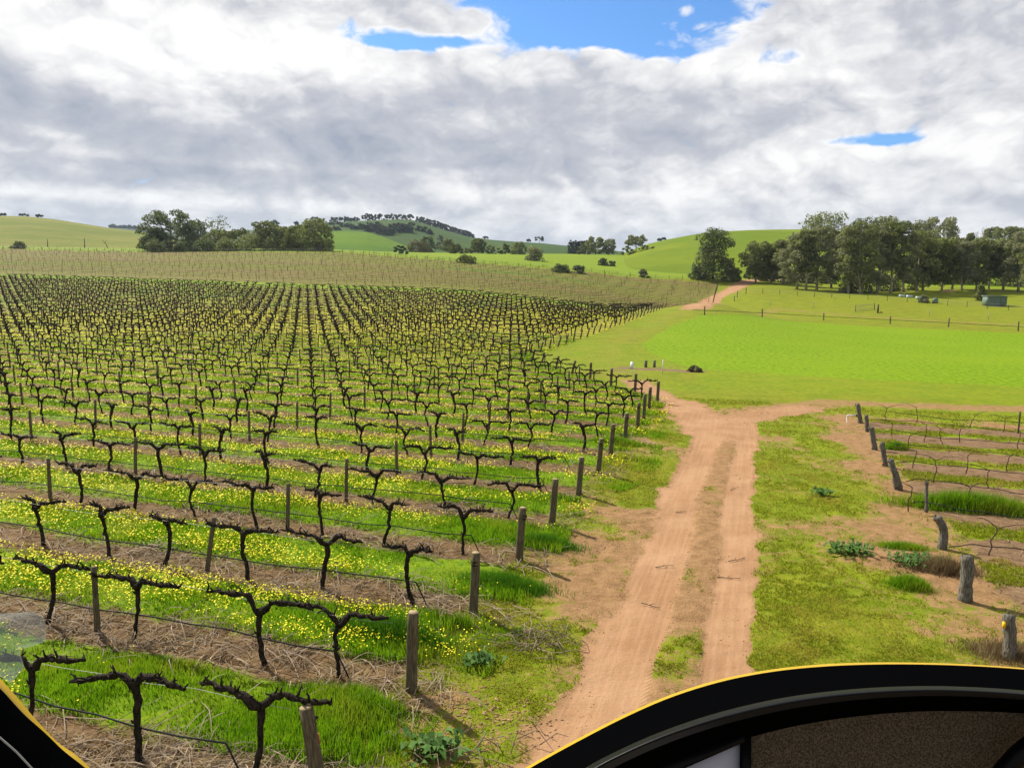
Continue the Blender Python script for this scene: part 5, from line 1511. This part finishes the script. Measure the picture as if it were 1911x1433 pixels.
tussock('grass_tussock', 1685, 1020, .8, .3, .2, 1500, 'blade', 'low green grass patch between the leafy weeds and the pale bent post', .014)
tussock('grass_tussock', 1672, 840, .6, .3, .4, 900, 'blade', 'green grass tuft at the foot of the leaning dark end post', .022)
tussock('grass_tussock', 1885, 1222, 1.0, .6, .22, 2500, 'straw', 'dry grass around the nearest stump-like post of the right block', .012)
tussock('grass_tussock', 725, 1190, 1.35, .42, .42, 5200, 'lush', 'tall dark green tussock left of the second end post', .014)
tussock('grass_tussock', 945, 1095, 1.1, .45, .34, 4200, 'lush', 'thick green tussock right of the third end post', .014)
tussock('grass_tussock', 1015, 1020, 1.0, .4, .30, 3200, 'lush', 'thick green tussock right of the fourth end post', .016)
tussock('grass_tussock', 1150, 830, 1.3, .5, .34, 2600, 'blade', 'green flowering tussock right of the eighth end post', .024)

# broad leaved weeds
def weed(u, v, rad, n, label):
    P = hit(u, v); P[2] = nz(P[0], P[1]); R = np.random.default_rng(int(u)); mb = MB()
    for i in range(n):
        c0 = np.array([R.normal(0, rad * .45), R.normal(0, rad * .3), 0]); a = R.uniform(0, 2 * pi); L = R.uniform(.08, .2); up = R.uniform(.05, .24)
        dv = np.array([cos(a), sin(a), 0]); sd = np.array([-sin(a), cos(a), 0]) * L * .3
        m_ = c0 + dv * L * .5 + [0, 0, up]; e_ = c0 + dv * L + [0, 0, up * .8]
        b = mb.addv([c0 + [0, 0, up * .4], m_ - sd, m_ + sd, e_]); mb.quads([(b, b + 1, b + 3, b + 2)])
    o = mb.build('weed', M['weed']); o.location = P; tag(o, label, 'weed')
for a in ((1585, 1030, .55, 170, 'leafy weed patch on the right verge, left one of two'), (1712, 1052, .6, 240, 'larger leafy weed clump before the thick splintered post'), (1533, 925, .35, 70, 'small leafy weed on the verge halfway to the slim dark post'),
          (897, 1240, .3, 60, 'small dark leafy weed on the bare headland right of the second end post'), (815, 1408, .45, 110, 'dark leafy weed on the grass near the bottom of the view')): weed(*a)


def canes(n, r0, r1, lo, hi, wid, accept, mt, name, label, lift=0.06, segs=3):
    x, y, r = polar(n, r0, r1); k_ = accept(x, y, r); x, y, r = x[k_], y[k_], r[k_]; n = len(x)
    a = rng.uniform(0, 2 * pi, n); L = rng.uniform(lo, hi, n); cur = rng.normal(0, .9, n)
    pts = []; px_, py_ = x.copy(), y.copy()
    for i in range(segs + 1):
        pts.append((px_.copy(), py_.copy())); px_ = px_ + np.cos(a) * L / segs; py_ = py_ + np.sin(a) * L / segs; a = a + cur / segs
    V = np.empty((n, (segs + 1) * 2, 3)); bow = rng.uniform(0, lift, n); tilt = rng.normal(0, 1, n)
    for i, (X, Y) in enumerate(pts):
        z = near_z(X, Y) + .012 + bow * sin(pi * i / segs) + .02 * rng.random(n)
        w = (wid + .00042 * r) * (1 - .5 * i / segs)
        ox, oy = -np.sin(a) * w, np.cos(a) * w
        V[:, 2 * i] = np.stack([X - ox, Y - oy, z - w * .3], 1); V[:, 2 * i + 1] = np.stack([X + ox, Y + oy, z + w * .3 + w * tilt * .4], 1)
    o_ = np.arange(n)[:, None] * (segs + 1) * 2
    Q = np.concatenate([o_ + np.array([2 * i, 2 * i + 1, 2 * i + 3, 2 * i + 2]) for i in range(segs)])
    o = link(name, raw_mesh(name, V.reshape(-1, 3), Q, np.zeros((0, 3), np.int64)), M[mt])
    return tag(o, label, name, kind='stuff')


def under(x, y, r):
    s = x * S[0] + y * S[1]; t = x * T[0] + y * T[1]
    return (rng.random(len(x)) < (1 - strip_cover(s, t, x, y)) * np.clip(.25 + 1.5 * (fbm(x * .7, y * .7, 91, 3) - .3), .05, 1)) & (s > edge_s(t) - .9) & (t > 1)


def under_r(x, y, r):
    s = x * S[0] + y * S[1]; t = x * T[0] + y * T[1]
    return ((s < -4.9) & (t < 41) | (s > 2.6) & (s < 5) & (t < 30) & (fbm(x * .5, y * .5, 93, 3) > .56)) & (rng.random(len(x)) < .55)


canes(110000, 6.5, 48, .12, .45, .0022, under, 'straw', 'straw', 'dry straw and cut stalks lying under the vine rows', .03)
canes(26000, 6.5, 40, .35, 1.1, .0042, under, 'twig', 'prunings', 'pale pruned vine canes scattered under the vine rows', .13, 4)
canes(26000, 6.5, 48, .10, .4, .0022, under_r, 'straw', 'dry_stalks', 'dry stalks scattered on the bare soil beside the track', .03)
# a heap of prunings on the headland, and single twigs on the track
def heap(u, v, n, sw, label):
    P = hit(u, v); R = np.random.default_rng(int(u)); mb = MB(); P[2] = nz(P[0], P[1])
    for i in range(n):
        c0 = np.array([R.normal(0, sw), R.normal(0, sw * .6), .02]); a = R.uniform(0, 2 * pi); L = R.uniform(.3, .8); b = R.normal(0, .5); hgt = R.uniform(0.02, .22)
        p = [c0, c0 + [cos(a) * L * .5, sin(a) * L * .5, hgt], c0 + [cos(a) * L * .5 + cos(a + b) * L * .5, sin(a) * L * .5 + sin(a + b) * L * .5, R.uniform(.01, .1)]]
        mb.tube(p, [.008, .007, .003], 4)
    o = mb.build('pruning_heap', M['twig']); o.location = P; tag(o, label, 'prunings')
heap(1000, 1200, 70, .42, 'loose heap of pale pruned canes on the headland right of the second end post')
heap(860, 1390, 26, .5, 'few pale canes lying on the grass near the bottom of the view')
heap(235, 1225, 40, .35, 'loose heap of pale canes beside the slim post of the second row')
for i, (u, v, a, L, lab) in enumerate(((1240, 1056, .3, .45, 'forked dry twig lying on the left wheel rut'), (1215, 1133, -.5, .40, 'thin bent twig lying across the left wheel rut, nearer'), (1370, 912, .8, .5, 'dry twig at the edge of the right wheel rut'), (1375, 1045, .6, .55, 'branched twig at the right edge of the track'), (1360, 1078, -.1, .5, 'straight thin twig at the right edge of the track'), (1270, 955, .2, .3, 'small twig lying on the far part of the left rut'))):
    P = hit(u, v); P[2] = nz(P[0], P[1]) + .012; R = np.random.default_rng(i); mb = MB()
    p = np.array([(cos(a) * L * (q - .5), sin(a) * L * (q - .5) + R.normal(0, .015), .01 + .02 * R.random()) for q in np.linspace(0, 1, 6)])
    mb.tube(p, np.linspace(.010, .004, 6), 5); mb.tube([p[2], p[2] + [.12 * cos(a + .7), .12 * sin(a + .7), .02]], [.007, .003], 4); mb.tube([p[4], p[4] + [.1 * cos(a - .8), .1 * sin(a - .8), .015]], [.006, .002], 4)
    o = mb.build('fallen_twig', M['dark_bark']); o.location = P; tag(o, lab, 'twig')

# ------------------------------------------------------------------ clods and small stones on the bare earth
x, y, r = polar(60000, 6.4, 42, -16, 38)
mkc = masks(x, y)
rim_ = np.exp(-((mkc['road'] - .5) / .28) ** 2)
pr = np.where(mkc['main'] > .5, 0, mkc['dirt'] * np.clip(.15 + .8 * rim_ * (mkc['road'] > .05) + .9 * sstep(fbm(x * .8, y * .8, 111, 3), .5, .68), 0, 1)) * np.where(mkc['road'] > .85, .12, 1)
# churned tyre prints by the headland
P_ = hit(905, 1325); churn = np.exp(-(((x - P_[0]) / 1.1) ** 2 + ((y - P_[1]) / .8) ** 2))
keep = rng.random(len(x)) < np.clip(pr * .35 + churn * .5, 0, 1)
x, y, r, churn = x[keep], y[keep], r[keep], churn[keep]; n = len(x)
sz = (0.004 + 0.0005 * r) * rng.uniform(.5, 1.8, n) * (1 + .7 * churn); ang = rng.uniform(0, 2 * pi, n)
oct_ = np.array([(1, 0, 0), (0, 1, 0), (-1, 0, 0), (0, -1, 0), (0, 0, .75), (0, 0, -.5)], float)
V = oct_[None] * rng.uniform(.6, 1.35, (n, 6, 3)) * sz[:, None, None]; V[:, :, 0] *= (1 + 1.2 * churn)[:, None]
ca, sa = np.cos(ang)[:, None], np.sin(ang)[:, None]
V = np.stack([V[:, :, 0] * ca - V[:, :, 1] * sa + x[:, None], V[:, :, 0] * sa + V[:, :, 1] * ca + y[:, None], V[:, :, 2] + near_z(x, y)[:, None] + sz[:, None] * .15], -1)
ft = np.array([(0, 1, 4), (1, 2, 4), (2, 3, 4), (3, 0, 4), (1, 0, 5), (2, 1, 5), (3, 2, 5), (0, 3, 5)])
M['clod'] = simple('earth_clod', (0.26, 0.150, 0.078), (0.38, 0.235, 0.13), 6, 0.95, 0.2)
o = link('soil_clods', raw_mesh('soil_clods', V.reshape(-1, 3), np.zeros((0, 4), np.int64), (np.arange(n)[:, None, None] * 6 + ft[None]).reshape(-1, 3)), M['clod'])
tag(o, 'crumbled red earth clods and small stones along the track edges and headland', 'clods', kind='stuff')

# ------------------------------------------------------------------ the helicopter cockpit the view is taken from
M['black'], g = material('black_vinyl', 0.42, 0.35)
nb_ = g.noise(g.obj, 900, 2, .5); g.put(g.P.inputs['Base Color'], (0.0022, 0.0025, 0.0032)); g.put(g.P.inputs['Normal'], g.bump(nb_, 0.12, 0.0006)); g.P.inputs['Specular IOR Level'].default_value = 0.10  # base colour deepened to hold the shade of a cabin roof not modelled
M['matt'], g = material('matt_black_deck', 0.9, 0.0); g.put(g.P.inputs['Base Color'], (0.0012, 0.0013, 0.0016))  # black deepened further, in place of the missing roof's shade
M['panel'], g = material('speckled_panel', 0.85, 0.15)
nb_ = g.noise(g.obj, 700, 3, .6); g.put(g.P.inputs['Base Color'], g.mix(g.ss(nb_, .4, .62), (0.030, 0.024, 0.018), (0.095, 0.078, 0.060))); g.put(g.P.inputs['Normal'], g.bump(nb_, .3, .001))
M['yellow'], g = material('yellow_paint', 0.35, 0.4)
nb_ = g.noise(g.obj, 12, 3, .6); g.put(g.P.inputs['Base Color'], g.mix(nb_, (0.40, 0.25, 0.008), (0.48, 0.31, 0.012)))
M['paper'], g = material('chart_paper', 0.8, 0.1)
nb_ = g.noise(g.obj, 30, 2, .5); g.put(g.P.inputs['Base Color'], g.mix(nb_, (0.42, 0.43, 0.50), (0.50, 0.51, 0.57)))


def at_depth(u, v, d):
    q = ((u - CX) / F) * RT - ((v - CY) / F) * UP + FWD
    return np.array([0, 0, H]) + q * d


def resample(pts, n):
    p = np.array(pts, float); t_ = np.concatenate([[0], np.cumsum(np.hypot(*np.diff(p, axis=0).T))]); q = np.linspace(0, t_[-1], n)
    # smooth by a short running mean of the dense polyline
    P = np.stack([np.interp(q, t_, p[:, 0]), np.interp(q, t_, p[:, 1])], 1)
    K = max(1, n // 22); ker = np.ones(2 * K + 1) / (2 * K + 1)
    E = np.vstack([P[:1] + (P[:1] - P[1:K + 1][::-1]), P, P[-1:] + (P[-1:] - P[-K - 1:-1][::-1])])
    return np.stack([np.convolve(E[:, i], ker, 'valid') for i in range(2)], 1)


heli = empty('helicopter', (0, 0.7, H - 0.9))
HB = np.array([0, 0.7, H - 0.9])
rimc = resample([(800, 1585), (890, 1492), (985, 1433), (1100, 1371), (1200, 1319), (1300, 1281), (1400, 1257), (1500, 1244), (1600, 1239), (1700, 1238), (1800, 1241), (1911, 1247), (2040, 1262), (2180, 1292), (2320, 1340), (2450, 1420), (2560, 1540)], 90)
crest_ = resample([(960, 1590), (1030, 1500), (1080, 1452), (1127, 1427), (1200, 1391), (1270, 1364), (1402, 1327), (1535, 1303), (1693, 1290), (1800, 1291), (1911, 1298), (2030, 1312), (2150, 1340), (2270, 1385), (2370, 1450), (2440, 1560)], 90)
inner = resample([(1040, 1600), (1100, 1520), (1160, 1474), (1230, 1440), (1300, 1410), (1402, 1372), (1535, 1343), (1693, 1326), (1800, 1326), (1911, 1329), (2020, 1342), (2130, 1370), (2230, 1410), (2310, 1470), (2370, 1570)], 90)


def lift(curve, d): return np.array([at_depth(u, v, d) for u, v in curve])


# hood: from the recessed face lip over the rolled edge and away forward to its far rim
rows = []
for a, dpt in ((0.0, .66), (0.5, .625), (0.8, .61)): rows.append(lift(inner * (1 - a) + crest_ * a, dpt))
for a, dpt in ((0.0, .602), (0.04, .600), (0.10, .603), (0.22, .62), (0.45, .68), (0.72, .77), (0.92, .85), (1.0, .88)):
    rows.append(lift(crest_ * (1 - a) + rimc * a, dpt))
up_ = np.array([0, 0, -1.0])
rows.append(rows[-1] + np.array([0, 0.015, -0.03])); rows.append(rows[-1] + np.array([0, 0.0, -0.10]))
mb = MB(); mb.loft(np.array(rows[6:]) - HB); mb.loft(np.array(rows[:3]) - HB); mb.build('glareshield', M['matt'], heli, True)
mb = MB(); mb.loft(np.array(rows[2:7]) - HB); mb.build('glareshield_edge', M['black'], heli, True)
# instrument face set back under the hood
fc = lift(inner, .665); mid_f = np.array([at_depth(u, 1750, .665) for u in np.linspace(1060, 2360, 90)])
mb = MB(); mb.loft(np.array([fc, fc * .5 + mid_f * .5, mid_f]) - HB); mb.build('instrument_panel', M['panel'], heli)
# black divider and bezel on the face, and the dark curve at its right
def slab(name, quad, d, th, mt, parent):
    a = np.array([at_depth(u, v, d) for u, v in quad]) - HB; b = np.array([at_depth(u, v, d + th) for u, v in quad]) - HB
    mb = MB(); o_ = mb.addv(a); p_ = mb.addv(b); n = len(quad); c_ = mb.addv(a.mean(0)); e_ = mb.addv(b.mean(0))
    mb.tris([(o_ + i, o_ + (i + 1) % n, c_) for i in range(n)]); mb.tris([(p_ + (i + 1) % n, p_ + i, e_) for i in range(n)])
    mb.quads([(o_ + i, p_ + i, p_ + (i + 1) % n, o_ + (i + 1) % n) for i in range(n)])
    return mb.build(name, mt, parent)
slab('panel_divider', [(1384, 1365), (1402, 1360), (1402, 1700), (1376, 1700)], .655, .012, M['black'], heli)
slab('bezel', [(1020, 1560), (1130, 1470), (1260, 1415), (1390, 1370), (1390, 1384), (1270, 1432), (1150, 1500), (1090, 1560)], .65, .014, M['black'], heli)
ap = np.array([at_depth(u, v, .64) for u, v in ((1850, 1470), (1876, 1437), (1900, 1410), (1935, 1382), (1990, 1360))]) - HB
mb = MB(); mb.tube(ap, .008, 8); mb.build('cable', M['black'], heli, True)
# yellow nose shell outside the bubble, beyond the hood
rim2 = rimc + np.stack([np.zeros(90), -np.interp(np.arange(90), [0, 22, 40, 52, 60, 89], [6, 5, 4, 2.6, 2, 3])], 1)
rows = [lift(rim2, 1.02), lift(rim2 + [0, 14], 1.0) , lift(rim2 + [0, 60], .97)]
rows = [rows[0] + np.array([0, .35, -.55]), rows[0] + np.array([0, .12, -.17]), rows[0] + np.array([0, .03, -.034])] + rows
mb = MB(); mb.loft(np.array(rows) - HB); mb.build('nose_shell', M['yellow'], heli, True)
# left lower window frame: black trim inside, yellow shell outside
tr_ = resample([(-120, 1180), (-60, 1232), (0, 1282), (30, 1317), (55, 1343), (72, 1356), (88, 1368), (104, 1388), (122, 1404), (142, 1418), (165, 1436), (200, 1470), (260, 1530)], 44)
in_ = tr_ + np.array([-130, 110])
rows = [lift(in_, .50), lift(in_ * .5 + tr_ * .5, .525), lift(in_ * .15 + tr_ * .85, .55), lift(tr_, .575), lift(tr_, .60), lift(in_ * .3 + tr_ * .7, .64), lift(in_, .66)]
mb = MB(); mb.loft(np.array(rows) - HB); mb.build('window_frame', M['matt'], heli, True)
ty = resample([(-140, 1150), (-60, 1215), (0, 1264), (35, 1304), (70, 1346), (110, 1388), (140, 1405), (168, 1432), (200, 1462), (260, 1520)], 40)
rows = [lift(ty, .84), lift(ty + [-2, 4], .815), lift(ty + [-12, 20], .80), lift(ty + [-80, 80], .80)]
mb = MB(); mb.loft(np.array([rows[0] + [0, .05, -.12]] + rows) - HB); mb.build('sill_shell', M['yellow'], heli, True)
wp = np.array([at_depth(u, v, .49) for u, v in ((-60, 1330), (0, 1376), (30, 1402), (62, 1436), (90, 1470))]) - HB
mb = MB(); mb.tube(wp, .0006, 5); mb.build('wire', M['wire'], heli)
# small pale translucent plate at the left, above the window frame
M['clear'], g = material('clear_plate', 0.35, 0.3); g.put(g.P.inputs['Base Color'], (0.55, 0.62, 0.60)); g.P.inputs['Alpha'].default_value = 0.20
slab('clear_plate', [(-90, 1150), (60, 1141), (78, 1146), (86, 1166), (86, 1196), (60, 1206), (30, 1212), (46, 1245), (20, 1275), (-90, 1200)], .70, .002, M['clear'], heli)
tag(heli, 'dark helicopter cockpit edge with curved black glareshield and yellow nose rim, seen from inside', 'helicopter')
# the white chart lying against the panel
ch = slab('chart', [(1180, 1470), (1240, 1436), (1300, 1413), (1381, 1384), (1377, 1700), (1180, 1700)], .660, .003, M['paper'], None)
ch.location = HB; tag(ch, 'pale printed paper tucked against the lower left of the instrument panel', 'paper')

# ------------------------------------------------------------------ thin air between here and the hills
mt = bpy.data.materials.new('haze_air'); mt.use_nodes = True
nt = mt.node_tree; nt.nodes.remove(nt.nodes['Principled BSDF'])
pv_ = nt.nodes.new('ShaderNodeVolumePrincipled'); pv_.inputs['Color'].default_value = (0.62, 0.76, 0.95, 1); pv_.inputs['Density'].default_value = HAZE
pv_.inputs['Anisotropy'].default_value = 0.2
nt.links.new(pv_.outputs[0], nt.nodes['Material Output'].inputs['Volume'])
mb = MB(); mb.box((0, 0, 80), (7200, 7200, 260))
tag(mb.build('haze', mt), 'thin bluish air between the vineyard and the far hills', 'haze', kind='stuff')
